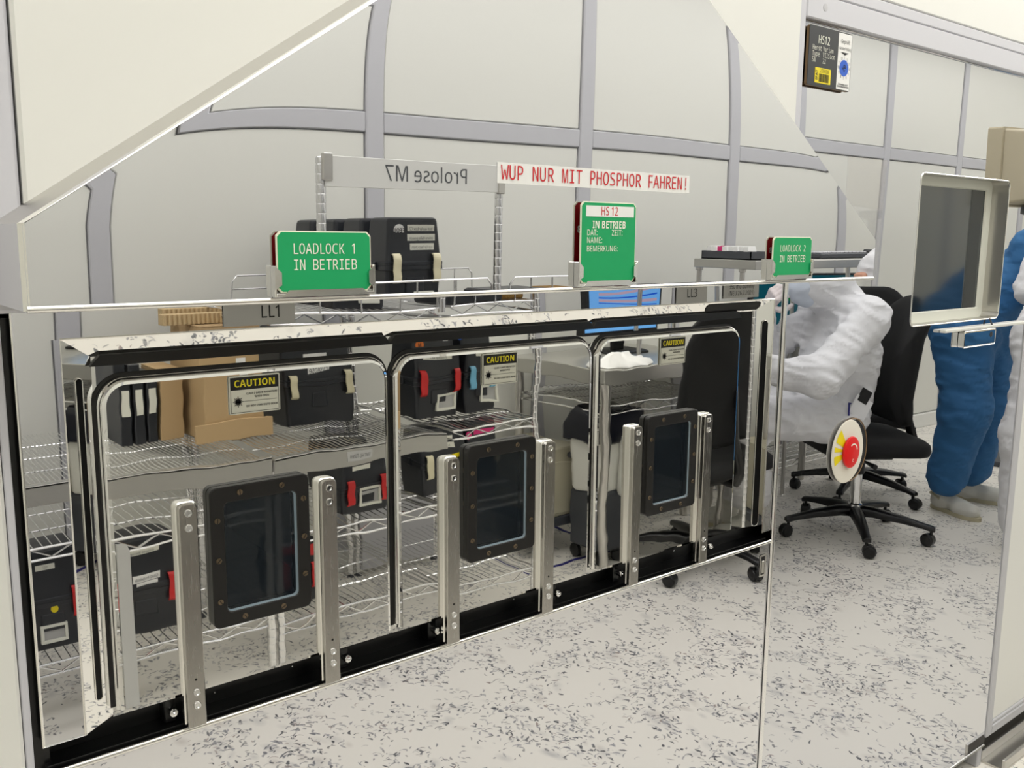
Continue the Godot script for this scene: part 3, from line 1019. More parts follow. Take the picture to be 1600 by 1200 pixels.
func service_panel() -> void:
	var t := thing("service_panel", "tall mirror-polished steel wall panel with a rounded screen cut-out", "panel")
	var b := mb(M.mirror_panel)
	var n := wave(88, 1.4)
	var hz := func(x: float, y: float) -> float: return n.get_noise_2d(x, y) * 0.0006
	var x0 := 1.3285
	var x1 := MIRROR_END
	var a := Vector2(1.741, 1.133)
	var c := Vector2(2.122, 1.430)
	sheet(b, func(_y): return x0, func(_y): return x1, 0.052, a.y, hz, 20, 24)
	sheet(b, func(_y): return x0, func(_y): return x1, c.y, 1.651, hz, 20, 6)
	sheet(b, func(_y): return x0, func(_y): return a.x, a.y, c.y, hz, 10, 8)
	sheet(b, func(_y): return c.x, func(_y): return x1, a.y, c.y, hz, 4, 8)
	# rounded corners of the opening
	var r := 0.014
	for e in [[a.x, a.y, 1, 1], [c.x, a.y, -1, 1], [c.x, c.y, -1, -1], [a.x, c.y, 1, -1]]:
		for i in 5:
			var q0 := 0.5 * PI * i / 5
			var q1 := 0.5 * PI * (i + 1) / 5
			var cc := Vector3(e[0] + e[2] * r, e[1] + e[3] * r, 0.0001)
			b.tri(Vector3(e[0], e[1], 0.0001), cc - Vector3(e[2] * cos(q0), e[3] * sin(q0), 0) * r, cc - Vector3(e[2] * cos(q1), e[3] * sin(q1), 0) * r)
	put(b, "panel_sheet", t)
	b = mb(M.edge_steel, true)
	b.tube([Vector3(x0, 0.06, 0.0), Vector3(x0, 1.650, 0.0), Vector3(x1, 1.650, 0.0)], 0.0022, 6)
	b.tube([Vector3(x0, 0.054, 0.0), Vector3(x1, 0.054, 0.0)], 0.003, 6)
	put(b, "panel_edge", t)
	b = mb(M.edge_steel, true)
	b.tube(rr(a.x, a.y, c.x, c.y, r, 0.0, 6), 0.0016, 6, true)
	put(b, "opening_rim", t)
	b = mb(M.satin_steel)
	b.loft([rr(a.x, a.y, c.x, c.y, r, -0.036, 6), rr(a.x, a.y, c.x, c.y, r, 0.0, 6)], false, false)
	put(b, "opening_wall", t)
	b = mb(M.post_grey)
	slab(b, 2.240, 0.0, -0.05, 2.262, 0.05, -0.002, 0.002)
	put(b, "panel_foot", t)
	b = mb(M.base_black)
	slab(b, x0, 0.06, -0.12, x1, 1.12, -0.07)
	slab(b, x0, 1.44, -0.12, x1, 1.64, -0.07)
	put(b, "panel_backing", t)
	# monitor in the opening
	t = thing("panel_monitor", "dark screen with pale bezel recessed in the mirror panel opening", "monitor")
	b = mb(M.bezel)
	var o1 := rr(a.x - 0.004, a.y - 0.004, c.x + 0.004, c.y + 0.004, 0.008, -0.066, 4)
	var o2 := rr(a.x - 0.004, a.y - 0.004, c.x + 0.004, c.y + 0.004, 0.008, -0.040, 4)
	var o3 := rr(a.x - 0.001, a.y - 0.001, c.x + 0.001, c.y + 0.001, 0.006, -0.036, 4)
	var o4 := rr(a.x + 0.012, a.y + 0.020, c.x - 0.022, c.y - 0.018, 0.003, -0.036, 4)
	var o5 := rr(a.x + 0.014, a.y + 0.022, c.x - 0.024, c.y - 0.020, 0.002, -0.040, 4)
	b.loft([o1, o2, o3, o4, o5], true, false)
	put(b, "bezel", t)
	b = mb(M.screen_off)
	b.cap(rr(a.x + 0.013, a.y + 0.021, c.x - 0.023, c.y - 0.019, 0.002, -0.0405, 4))
	put(b, "screen", t)
	# keyboard bracket under the opening
	t = thing("keyboard_bracket", "small polished steel pull bracket with a hole below the recessed screen", "bracket")
	b = mb(M.mirror_door)
	b.loft([rr(1.945, 1.078, 2.090, 1.112, 0.004, 0.0005), rr(1.945, 1.078, 2.090, 1.112, 0.004, 0.012), rr(1.948, 1.081, 2.087, 1.109, 0.003, 0.013)])
	put(b, "bracket_body", t)
	b = mb(M.edge_steel, true)
	b.tube(rr(1.945, 1.078, 2.090, 1.112, 0.004, 0.012), 0.0012, 6, true)
	put(b, "bracket_rim", t)
	b = mb(M.white_plastic)
	slab(b, 1.862, 1.114, 0.0005, 2.262, 1.120, 0.013, 0.001)
	put(b, "ledge", t)
	b = mb(M.dark_fill, true)
	b.lathe(Vector3(2.068, 1.100, 0.0131), Vector3(0, 0, 1), [[0.006, 0.0], [0.006, 0.0004], [0.0, 0.0005]], 14)
	put(b, "bracket_hole", t)
	b = mb(M.dark_grey, true)
	b.tube([Vector3(2.074, 1.134, 0.004), Vector3(2.078, 1.122, 0.008), Vector3(2.080, 1.112, 0.010)], 0.002, 6)
	put(b, "cable", t)
	# emergency stop
	t = thing("emergency_stop", "red mushroom emergency stop on a round white plate fixed to the mirror panel", "button", Vector3(1.537, 0.911, 0.0))
	t.scale = Vector3(0.86, 1.0, 1.0)
	b = mb(M.black_matte, true)
	b.lathe(Vector3(0.020, 0, 0.0008), Vector3(0, 0, 1), [[0.0575, 0.0], [0.0575, 0.0030]], 36)
	put(b, "back_housing", t)
	b = mb(M.brown_edge, true)
	b.tube(b.ring(Vector3(0.021, 0, 0.003), Vector3.RIGHT, Vector3.UP, 0.0600, 36), 0.0014, 6, true)
	put(b, "plate_rim", t)
	b = mb(M.stop_white, true)
	b.lathe(Vector3(0, 0, 0.003), Vector3(0, 0, 1), [[0.058, 0.0], [0.0605, 0.0025], [0.058, 0.0045], [0.0, 0.0065]], 40)
	put(b, "round_plate", t)
	b = mb(M.yellow)
	for i in 8:
		var q0 := PI * 0.70 + i * 0.17
		var q1 := q0 + 0.17
		if i == 3 or i == 5: continue
		b.quad(Vector3(cos(q0) * 0.022, sin(q0) * 0.022, 0.0092), Vector3(cos(q1) * 0.022, sin(q1) * 0.022, 0.0092), Vector3(cos(q1) * 0.055, sin(q1) * 0.055, 0.0082), Vector3(cos(q0) * 0.055, sin(q0) * 0.055, 0.0082))
	put(b, "yellow_mark", t)
	b = mb(M.stop_red, true)
	b.lathe(Vector3(0, 0, 0.008), Vector3(0, 0, 1), [[0.022, 0.0], [0.022, 0.002], [0.0285, 0.0025], [0.0300, 0.005], [0.0292, 0.0075], [0.022, 0.0092], [0.0, 0.0100]], 32)
	put(b, "push_button", t)
	b = mb(M.ink_white)
	for i in 8:
		var q := 0.35 + i * 0.24
		b.box(Vector3(cos(q) * 0.0155, sin(q) * 0.0155 + 0.0005, 0.0178), Vector3(0.0022, 0.0035, 0.0008), 0.0, Basis(Vector3(0, 0, 1), q))
	b.words("C", Vector3(0.0, -0.015, 0.0184), 0.006, 1.0, Basis(), sans_bold)
	put(b, "arrow_mark", t)
	# name plate
	t = thing("name_plate", "black engraved plate HS12 with yellow and white stickers", "sign")
	b = mb(M.brown_edge)
	b.loft([rr(1.3365, 1.549, 1.4605, 1.6425, 0.004, 0.004), rr(1.3365, 1.549, 1.4605, 1.6425, 0.004, 0.0085)])
	b.mat = M.black_plastic
	b.loft([rr(1.3365, 1.549, 1.4605, 1.6425, 0.004, 0.0085), rr(1.337, 1.5495, 1.460, 1.642, 0.0035, 0.0095)])
	slab(b, 1.345, 1.556, 0.0, 1.45, 1.636, 0.004)
	put(b, "plate_body", t)
	b = mb(M.ink_white)
	b.words("HS12", Vector3(1.378, 1.622, 0.0099), 0.0125, 0.85, Basis(), sans)
	b.mat = M.label_cream
	for i in 3:
		b.words(["Herst", "Type", "SN"][i], Vector3(1.346, 1.6085 - i * 0.0095, 0.0099), 0.0075, 0.85, Basis(), mono, false)
		b.words(["Varian", "VIISion", "22"][i], Vector3(1.376, 1.6085 - i * 0.0095, 0.0099), 0.0075, 0.8, Basis(), mono, false)
	put(b, "lettering", t)
	b = mb(M.yellow)
	b.loft([rr(1.357, 1.5545, 1.402, 1.5785, 0.001, 0.0094, 2), rr(1.357, 1.5545, 1.402, 1.5785, 0.001, 0.0099, 2)])
	b.mat = M.ink_black
	b.words("IFAT", Vector3(1.3615, 1.5665, 0.0102), 0.006, 0.9, Basis(Vector3(0, 0, 1), PI / 2), sans_bold)
	b.words("220030", Vector3(1.383, 1.574, 0.0102), 0.0055, 0.9, Basis(), mono)
	var bx := 1.3685
	var rng := RandomNumberGenerator.new()
	rng.seed = 3
	while bx < 1.396:
		var w := rng.randf_range(0.0004, 0.0014)
		slab(b, bx, 1.5565, 0.0099, bx + w, 1.5695, 0.0102)
		bx += w + rng.randf_range(0.0005, 0.0012)
	put(b, "yellow_sticker", t)
	b = mb(M.paper)
	b.loft([rr(1.4195, 1.5505, 1.4585, 1.6405, 0.001, 0.0094, 2), rr(1.4195, 1.5505, 1.4585, 1.6405, 0.001, 0.0099, 2)])
	b.mat = M.ink_black
	b.words("Geprüft", Vector3(1.439, 1.6275, 0.0102), 0.006, 0.9, Basis(), sans)
	b.words("nächste Prüfung", Vector3(1.439, 1.6165, 0.0102), 0.0046, 0.8, Basis(), sans, true, 0.034)
	b.tri(Vector3(1.427, 1.6105, 0.0102), Vector3(1.451, 1.6105, 0.0102), Vector3(1.439, 1.6060, 0.0102))
	b.words("Bestanden nach", Vector3(1.439, 1.5590, 0.0102), 0.003, 0.9, Basis(), sans_bold, true, 0.03)
	b.words("Betriebssicherheit", Vector3(1.439, 1.5555, 0.0102), 0.003, 0.9, Basis(), sans_bold, true, 0.034)
	for i in 12:
		var q := TAU * i / 12
		b.words(str(i + 1), Vector3(1.439 + sin(q) * 0.0165, 1.5855 + cos(q) * 0.0165, 0.0102), 0.0042, 0.9, Basis(), sans)
	b.mat = M.blue_dot
	b.smooth = true
	b.lathe(Vector3(1.439, 1.5855, 0.0098), Vector3(0, 0, 1), [[0.0132, 0.0], [0.0132, 0.0006]], 28)
	b.smooth = false
	b.mat = M.ink_black
	b.words("20", Vector3(1.439, 1.5855, 0.0107), 0.008, 0.9, Basis(Vector3(0, 0, 1), 1.0), sans_bold)
	put(b, "test_sticker", t)

# ---------------------------------------------------------------- shelves and tables
func rry(x0: float, z0: float, x1: float, z1: float, r, y: float, k := 4) -> Array:
	var l := []
	for p in rr(x0, -z1, x1, -z0, r, 0.0, k):
		l.append(Vector3(p.x, y, -p.y))
	return l

func rod(b: B, a: Vector3, c: Vector3, r: float, n := 5) -> void:
	b.tube([a, c], r, n)

# wire deck: rails with a zigzag between them, and the wires of the surface
func wire_deck(t: Node3D, x0: float, x1: float, z0: float, z1: float, y: float, rails := true, pitch := 0.024) -> void:
	var b := mb(M.wire, true)
	if rails:
		for z in [z0, z1]:
			rod(b, Vector3(x0, y, z), Vector3(x1, y, z), 0.0033, 6)
			rod(b, Vector3(x0, y - 0.03, z), Vector3(x1, y - 0.03, z), 0.0033, 6)
			var zig := []
			var n := int((x1 - x0) / 0.05)
			for i in n + 1:
				zig.append(Vector3(lerpf(x0, x1, float(i) / n), y - 0.003 - (0.024 if i % 2 else 0.0), z))
			b.tube(zig, 0.0024, 5)
		for x in [x0, x1]:
			rod(b, Vector3(x, y, z0), Vector3(x, y, z1), 0.0033, 6)
			rod(b, Vector3(x, y - 0.03, z0), Vector3(x, y - 0.03, z1), 0.0033, 6)
		put(b, "deck_frame", t)
	b = mb(M.wire)
	var m := int((x1 - x0) / pitch)
	for i in range(1, m):
		var x := lerpf(x0, x1, float(i) / m)
		rod(b, Vector3(x, y + 0.002, z0), Vector3(x, y + 0.002, z1), 0.0017, 4)
	for i in range(1, 4):
		var z := lerpf(z0, z1, i / 4.0)
		rod(b, Vector3(x0, y - 0.002, z), Vector3(x1, y - 0.002, z), 0.0019, 4)
	var o := put(b, "deck_wires", t)
	o.set_meta("kind", "stuff")

func pole(t: Node3D, x: float, z: float, h: float, y0 := 0.0) -> void:
	var b := mb(M.wire, true)
	var prof := [[0.0125, y0 + 0.02]]
	var y := y0 + 0.06
	while y < h - 0.02:
		prof.append([0.0125, y]); prof.append([0.0112, y + 0.0015]); prof.append([0.0125, y + 0.003])
		y += 0.025
	prof.append([0.0125, h - 0.004]); prof.append([0.0105, h])
	b.lathe(Vector3(x, 0, z), Vector3.UP, prof, 10)
	put(b, "post", t)
	if y0 > 0.0: return
	b = mb(M.dark_grey, true)
	b.lathe(Vector3(x, 0, z), Vector3.UP, [[0.016, 0.0], [0.016, 0.008], [0.009, 0.012], [0.009, 0.022]], 10)
	put(b, "levelling_foot", t)

func guard(t: Node3D, x0: float, x1: float, z: float, y: float) -> void:
	var b := mb(M.wire, true)
	var p := [Vector3(x0, y, z), Vector3(x0 + 0.003, y + 0.072, z), Vector3(x0 + 0.02, y + 0.092, z), Vector3(x1 - 0.02, y + 0.092, z), Vector3(x1 - 0.003, y + 0.072, z), Vector3(x1, y, z)]
	b.tube(p, 0.003, 6)
	rod(b, Vector3(x0 + 0.002, y + 0.05, z), Vector3(x1 - 0.002, y + 0.05, z), 0.0026, 6)
	for i in range(1, 4):
		rod(b, Vector3(lerpf(x0, x1, i / 4.0), y, z), Vector3(lerpf(x0, x1, i / 4.0), y + 0.092, z), 0.0024, 6)
	put(b, "guard_rail", t)

const ZF := 1.5
const ZB := 2.15
func furniture() -> void:
	# shelf with the overhead sign
	var t := thing("wire_shelf", "chrome wire shelf with the Prolose M7 board between its tall posts", "shelf")
	var x0 := 1.075
	var x1 := 1.650
	for x in [x0, x1]:
		pole(t, x, ZF, 1.50, 1.045)
		pole(t, x, ZB, 1.10)
	pole(t, x0, ZF + 0.012, 0.68)
	for y in [1.078, 0.445, 0.19]:
		wire_deck(t, x0, x1, ZF, ZB, y)
	guard(t, x0 + 0.02, x1 - 0.02, ZF - 0.004, 1.08)
	guard(t, x0 + 0.02, x1 - 0.02, ZB, 1.08)
	wire_deck(t, x0, x1, ZF, ZB, 0.684, false, 0.016)
	apron(t, x0 - 0.01, x1 + 0.005, 0.684)
	var tl := mb(M.label_grey)
	slab(tl, 1.29, 0.650, ZF - 0.0158, 1.375, 0.674, ZF - 0.0138)
	tl.mat = M.ink_grey
	tl.words("SMT HL-Tüten", Vector3(1.3325, 0.662, ZF - 0.0162), 0.009, 0.9, Basis(Vector3.UP, PI), sans)
	put(tl, "apron_label", t)
	var b := mb(M.wall_white)
	slab(b, x0 + 0.004, 1.424, ZF - 0.018, x1 - 0.002, 1.502, ZF - 0.013, 0.001)
	b.mat = M.ink_grey
	b.words("Prolose M7", Vector3(1.385, 1.464, ZF - 0.0186), 0.040, 0.98, Basis(Vector3.UP, PI), sans)
	put(b, "name_board", t)
	b = mb(M.satin_steel)
	slab(b, x0 - 0.004, 1.44, ZF - 0.024, x0 + 0.022, 1.508, ZF - 0.008, 0.002)
	put(b, "board_clamp", t)
	b = mb(M.satin_steel)
	slab(b, x1 - 0.018, 1.42, ZF - 0.024, x1 + 0.006, 1.488, ZF - 0.008, 0.002)
	put(b, "board_clamp", t)
	# second shelf
	t = thing("wire_shelf", "chrome wire shelf with cork block and flat black case on top", "shelf")
	x0 = 1.685
	x1 = 2.045
	pole(t, x1, ZF, 1.12)
	for x in [x0, x1]:
		pole(t, x, ZB, 1.10)
	for y in [1.078, 0.690, 0.420, 0.15]:
		wire_deck(t, x0, x1, ZF, ZB, y)
	guard(t, x0 + 0.01, x1 - 0.01, ZB, 1.08)
	guard(t, x0 + 0.01, x1 - 0.01, ZF - 0.004, 1.08)
	b = mb(M.post_grey)
	slab(b, x0 + 0.01, 0.03, ZB - 0.02, x1 - 0.01, 0.34, ZB - 0.005, 0.002)
	put(b, "back_sheet", t)
	# low table with perforated tray
	t = thing("tray_table", "low steel table with a wide wire tray and grey apron", "table")
	x0 = 0.02
	x1 = 1.045
	for x in [x0, x1]:
		pole(t, x, ZF + 0.01, 0.68)
		pole(t, x, ZB, 0.80)
	for y in [0.53, 0.222]:
		wire_deck(t, x0, x1, ZF + 0.01, ZB, y)
	wire_deck(t, x0, x1, ZF, ZB, 0.692, false, 0.013)
	apron(t, x0 - 0.01, x1 + 0.012, 0.692)
	# stainless bench under the plot screen
	t = thing("steel_bench", "stainless bench with deep apron carrying the plot screen and white cloths", "table")
	bench_top(t, 2.44, 3.22, 1.56, 2.16, 0.82)
	for x in [2.47, 3.19]:
		for z in [1.59, 2.12]:
			b = mb(M.satin_steel, true)
			b.lathe(Vector3(x, 0, z), Vector3.UP, [[0.016, 0.0], [0.019, 0.006], [0.019, 0.76]], 12)
			put(b, "leg", t)
	wire_deck(t, 2.49, 3.17, 1.59, 2.12, 0.665)
	# bench along the wall with the raised shelf
	t = thing("wall_bench", "long stainless bench along the wall with a raised shelf on posts", "table")
	bench_top(t, 3.30, 5.2, 1.88, 2.22, 0.76)
	for x in [3.33, 4.3, 5.17]:
		for z in [1.91, 2.19]:
			b = mb(M.satin_steel, true)
			b.lathe(Vector3(x, 0, z), Vector3.UP, [[0.016, 0.0], [0.019, 0.006], [0.019, 0.70]], 12)
			put(b, "leg", t)
	wire_deck(t, 3.36, 5.14, 1.92, 2.18, 0.35)
	wire_deck(t, 3.36, 5.14, 1.92, 2.18, 0.12)
	t = thing("riser_shelf", "narrow raised steel shelf on short posts above both benches", "shelf")
	b = mb(M.steel_dull)
	slab(b, 2.845, 1.180, 1.50, 4.16, 1.214, 1.80, 0.002)
	put(b, "shelf_board", t)
	for e in [[2.862, 0.821, 1.575], [2.862, 0.821, 1.785], [3.36, 0.0, 1.785], [3.95, 0.0, 1.785]]:
		b = mb(M.satin_steel, true)
		b.lathe(Vector3(e[0], e[1], e[2]), Vector3.UP, [[0.016, 0.0], [0.010, 0.004], [0.010, 1.18 - e[1] - 0.012], [0.015, 1.18 - e[1] - 0.010], [0.015, 1.18 - e[1]]], 12)
		put(b, "shelf_post", t)
	# low beige cabinet on a stand, taped outline on the floor
	t = thing("beige_cabinet", "small beige metal cabinet on a legged stand inside blue floor tape", "cabinet", Vector3(2.49, 0, 2.02))
	b = mb(M.beige)
	slab(b, -0.115, 0.165, -0.16, 0.115, 0.455, 0.16, 0.004)
	put(b, "body", t)
	b = mb(M.beige)
	slab(b, -0.095, 0.18, -0.166, 0.095, 0.40, -0.159, 0.003)
	put(b, "door", t)
	b = mb(M.dark_grey, true)
	b.lathe(Vector3(0.05, 0.425, -0.16), Vector3(0, 0, -1), [[0.012, 0.0], [0.012, 0.012], [0.009, 0.016]], 14)
	put(b, "knob", t)
	b = mb(M.dark_grey)
	slab(b, -0.14, 0.125, -0.17, 0.14, 0.165, 0.165, 0.004)
	put(b, "stand_frame", t)
	for x in [-0.115, 0.115]:
		for z in [-0.145, 0.14]:
			b = mb(M.white_plastic)
			slab(b, x - 0.018, 0.0, z - 0.018, x + 0.018, 0.125, z + 0.018, 0.002)
			put(b, "leg", t)
	t = thing("floor_tape", "dark blue tape outline stuck on the floor round the beige cabinet", "tape")
	for e in [[2.26, 1.765, 2.70, 1.785], [2.70, 1.765, 2.72, 2.2], [2.24, 1.765, 2.26, 2.2]]:
		b = mb(M.tape_blue)
		slab(b, e[0], 0.0002, e[1], e[2], 0.0010, e[3])
		put(b, "tape_strip", t)
	# bagged waste bin
	t = thing("waste_bin", "white waste bin with a dark blue bag folded over its rim", "bin", Vector3(2.61, 0, 1.735))
	b = mb(M.dark_grey)
	slab(b, -0.11, 0.06, -0.09, 0.11, 0.30, 0.09, 0.01)
	put(b, "trolley", t)
	b = mb(M.white_plastic, true)
	b.loft([rry(-0.11, -0.08, 0.11, 0.08, 0.03, 0.30), rry(-0.115, -0.085, 0.115, 0.085, 0.03, 0.31), rry(-0.12, -0.09, 0.12, 0.09, 0.03, 0.53)])
	put(b, "container", t)
	b = mb(M.white_plastic, true)
	b.lathe(Vector3(0.02, 0.285, -0.115), Vector3.UP, [[0.030, 0.0], [0.034, 0.004], [0.034, 0.135], [0.0335, 0.137], [0.0345, 0.139], [0.0345, 0.25]], 20)
	put(b, "roll_tube", t)
	b = mb(M.bag_blue, true)
	var loops := []
	var nz := wave(3, 14.0)
	for e in [[0.505, 0.0], [0.52, 0.012], [0.58, 0.014], [0.62, 0.01], [0.635, -0.012], [0.628, -0.04]]:
		var l := rry(-0.125 - e[1], -0.097 - e[1], 0.125 + e[1], 0.097 + e[1], 0.035, e[0], 6)
		for i in l.size():
			var p: Vector3 = l[i]
			l[i] = p + Vector3(p.x, 0, p.z).normalized() * nz.get_noise_3d(p.x, p.y * 0.5, p.z) * 0.014 + Vector3(0, nz.get_noise_2d(p.x * 1.5, p.z * 1.5) * 0.012, 0)
		loops.append(l)
	b.loft(loops)
	put(b, "bag", t)
	for x in [-0.09, 0.09]:
		for z in [-0.07, 0.07]:
			b = mb(M.base_plastic, true)
			b.lathe(Vector3(x - 0.012, 0.03, z), Vector3.RIGHT, [[0.02, 0.0], [0.03, 0.004], [0.03, 0.02], [0.02, 0.024]], 14)
			put(b, "caster", t)

func apron(t: Node3D, x0: float, x1: float, y: float) -> void:
	var b := mb(M.steel_dull)
	slab(b, x0, y - 0.048, ZF - 0.014, x1, y + 0.004, ZF - 0.008, 0.0015)
	slab(b, x0, y - 0.002, ZF - 0.014, x1, y + 0.004, ZF + 0.012, 0.001)
	put(b, "apron", t)

func bench_top(t: Node3D, x0: float, x1: float, z0: float, z1: float, y: float) -> void:
	var b := mb(M.steel_dull)
	slab(b, x0, y - 0.06, z0, x1, y, z1, 0.003)
	put(b, "bench_top", t)

# ---------------------------------------------------------------- wafer boxes
# front faces +z; turned to face the aisle
func wafer_box(label: String, at: Vector3, clip: Material, stickers: Array, w := 0.196, h := 0.27, d := 0.142, group := "") -> Node3D:
	var t := thing("wafer_box", label, "box", at, PI, group)
	var hb := h * 0.485
	var b := mb(M.black_plastic, true)
	b.crease = 0.8
	var z1 := 0.0
	var z0 := -d
	var x := w * 0.5
	b.loft([rry(-x + 0.012, z0 + 0.008, x - 0.012, z1 - 0.014, 0.014, 0.0), rry(-x + 0.010, z0 + 0.006, x - 0.010, z1 - 0.012, 0.014, 0.006), rry(-x + 0.004, z0 + 0.004, x - 0.004, z1 - 0.005, 0.012, hb - 0.014), rry(-x, z0, x, z1, 0.012, hb - 0.012), rry(-x, z0, x, z1, 0.012, hb)])
	put(b, "base", t)
	b = mb(M.black_plastic, true)
	b.crease = 0.8
	b.loft([rry(-x, z0, x, z1, 0.012, hb + 0.0008), rry(-x, z0, x, z1, 0.012, hb + 0.010), rry(-x + 0.004, z0 + 0.004, x - 0.004, z1 - 0.004, 0.012, hb + 0.012), rry(-x + 0.013, z0 + 0.010, x - 0.013, z1 - 0.012, 0.014, h - 0.012), rry(-x + 0.016, z0 + 0.013, x - 0.016, z1 - 0.015, 0.012, h - 0.004), rry(-x + 0.022, z0 + 0.02, x - 0.022, z1 - 0.022, 0.010, h)])
	put(b, "lid", t)
	for s in [-1, 1]:
		b = mb(M.black_plastic)
		slab(b, s * x * 1.0 - 0.008, hb - 0.012, z0 * 0.55, s * x * 1.0 + 0.008, hb + 0.012, z0 * 0.40, 0.002)
		put(b, "side_catch", t)
		# sprung clip across the joint
		b = mb(clip, true)
		var cx: float = s * (x - 0.030)
		var path := [Vector3(cx, hb + 0.034, z1 - 0.002), Vector3(cx, hb + 0.030, z1 + 0.006), Vector3(cx, hb + 0.016, z1 + 0.011), Vector3(cx, hb + 0.002, z1 + 0.009), Vector3(cx, hb - 0.014, z1 + 0.008), Vector3(cx, hb - 0.030, z1 + 0.012), Vector3(cx, hb - 0.042, z1 + 0.011), Vector3(cx, hb - 0.048, z1 + 0.002)]
		var loops := []
		for i in path.size():
			var p: Vector3 = path[i]
			var nx := Vector3(0, 0.5, 1).normalized() if i < 2 else (Vector3(0, -0.5, 1).normalized() if i > 5 else Vector3(0, 0, 1))
			loops.append([p + Vector3(-0.012, 0, 0) - nx * 0.0024, p + Vector3(0.012, 0, 0) - nx * 0.0024, p + Vector3(0.012, 0, 0) + nx * 0.0024, p + Vector3(-0.012, 0, 0) + nx * 0.0024])
		loops.reverse()
		for l in loops: l.reverse()
		b.loft(loops)
		put(b, "clip", t)
	b = mb(M.black_plastic)
	slab(b, -0.030, hb * 0.40, z1 - 0.012, 0.030, hb * 0.75, z1 - 0.003, 0.002)
	put(b, "latch_block", t)
	for e in stickers:
		# [x, y, w, h, material, kind, text]
		var sy: float = e[1]
		var back := 0.006 + 0.010 * clampf((sy - hb) / (h - hb), 0.0, 1.0) if sy > hb else 0.006 + 0.010 * (1.0 - clampf(sy / hb, 0.0, 1.0))
		var z := z1 - back
		b = mb(M[e[4]])
		var ang: float = e[7] if e.size() > 7 else 0.0
		b.xf = Transform3D(Basis(Vector3(0, 0, 1), ang), Vector3(-e[0], sy, 0.0))
		if e[5] == "disc":
			b.smooth = true
			b.lathe(Vector3(0, 0, z), Vector3(0, 0, 1), [[e[2] * 0.5, 0.0], [e[2] * 0.5, 0.0035]], 20)
			b.smooth = false
			b.mat = M.ink_black
			b.words(e[6], Vector3(0, 0, z + 0.0042), e[3] * 0.36, 0.9, Basis(), sans_bold)
		elif e[5] == "frame":
			var w2: float = e[2] * 0.5
			var h2: float = e[3] * 0.5
			slab(b, -w2, -h2, z, w2, -h2 + 0.008, z + 0.012, 0.001)
			slab(b, -w2, h2 - 0.008, z, w2, h2, z + 0.012, 0.001)
			slab(b, -w2, -h2 + 0.008, z, -w2 + 0.008, h2 - 0.008, z + 0.012, 0.001)
			slab(b, w2 - 0.008, -h2 + 0.008, z, w2, h2 - 0.008, z + 0.012, 0.001)
			b.mat = M.label_grey
			slab(b, -w2 + 0.008, -h2 + 0.008, z, w2 - 0.008, h2 - 0.008, z + 0.006)
		else:
			slab(b, -e[2] * 0.5, -e[3] * 0.5, z - 0.001, e[2] * 0.5, e[3] * 0.5, z + 0.0035)
			b.mat = M.ink_grey
			var rng := RandomNumberGenerator.new()
			rng.seed = int(e[0] * 1000 + sy * 7000) + 5
			if e[6] != "":
				b.words(e[6], Vector3(0, 0, z + 0.0040), e[3] * 0.34, 0.9, Basis(), sans, true, e[2] * 0.86)
		put(b, {"disc": "round_sticker", "frame": "label_frame"}.get(e[5], "sticker"), t)
	return t

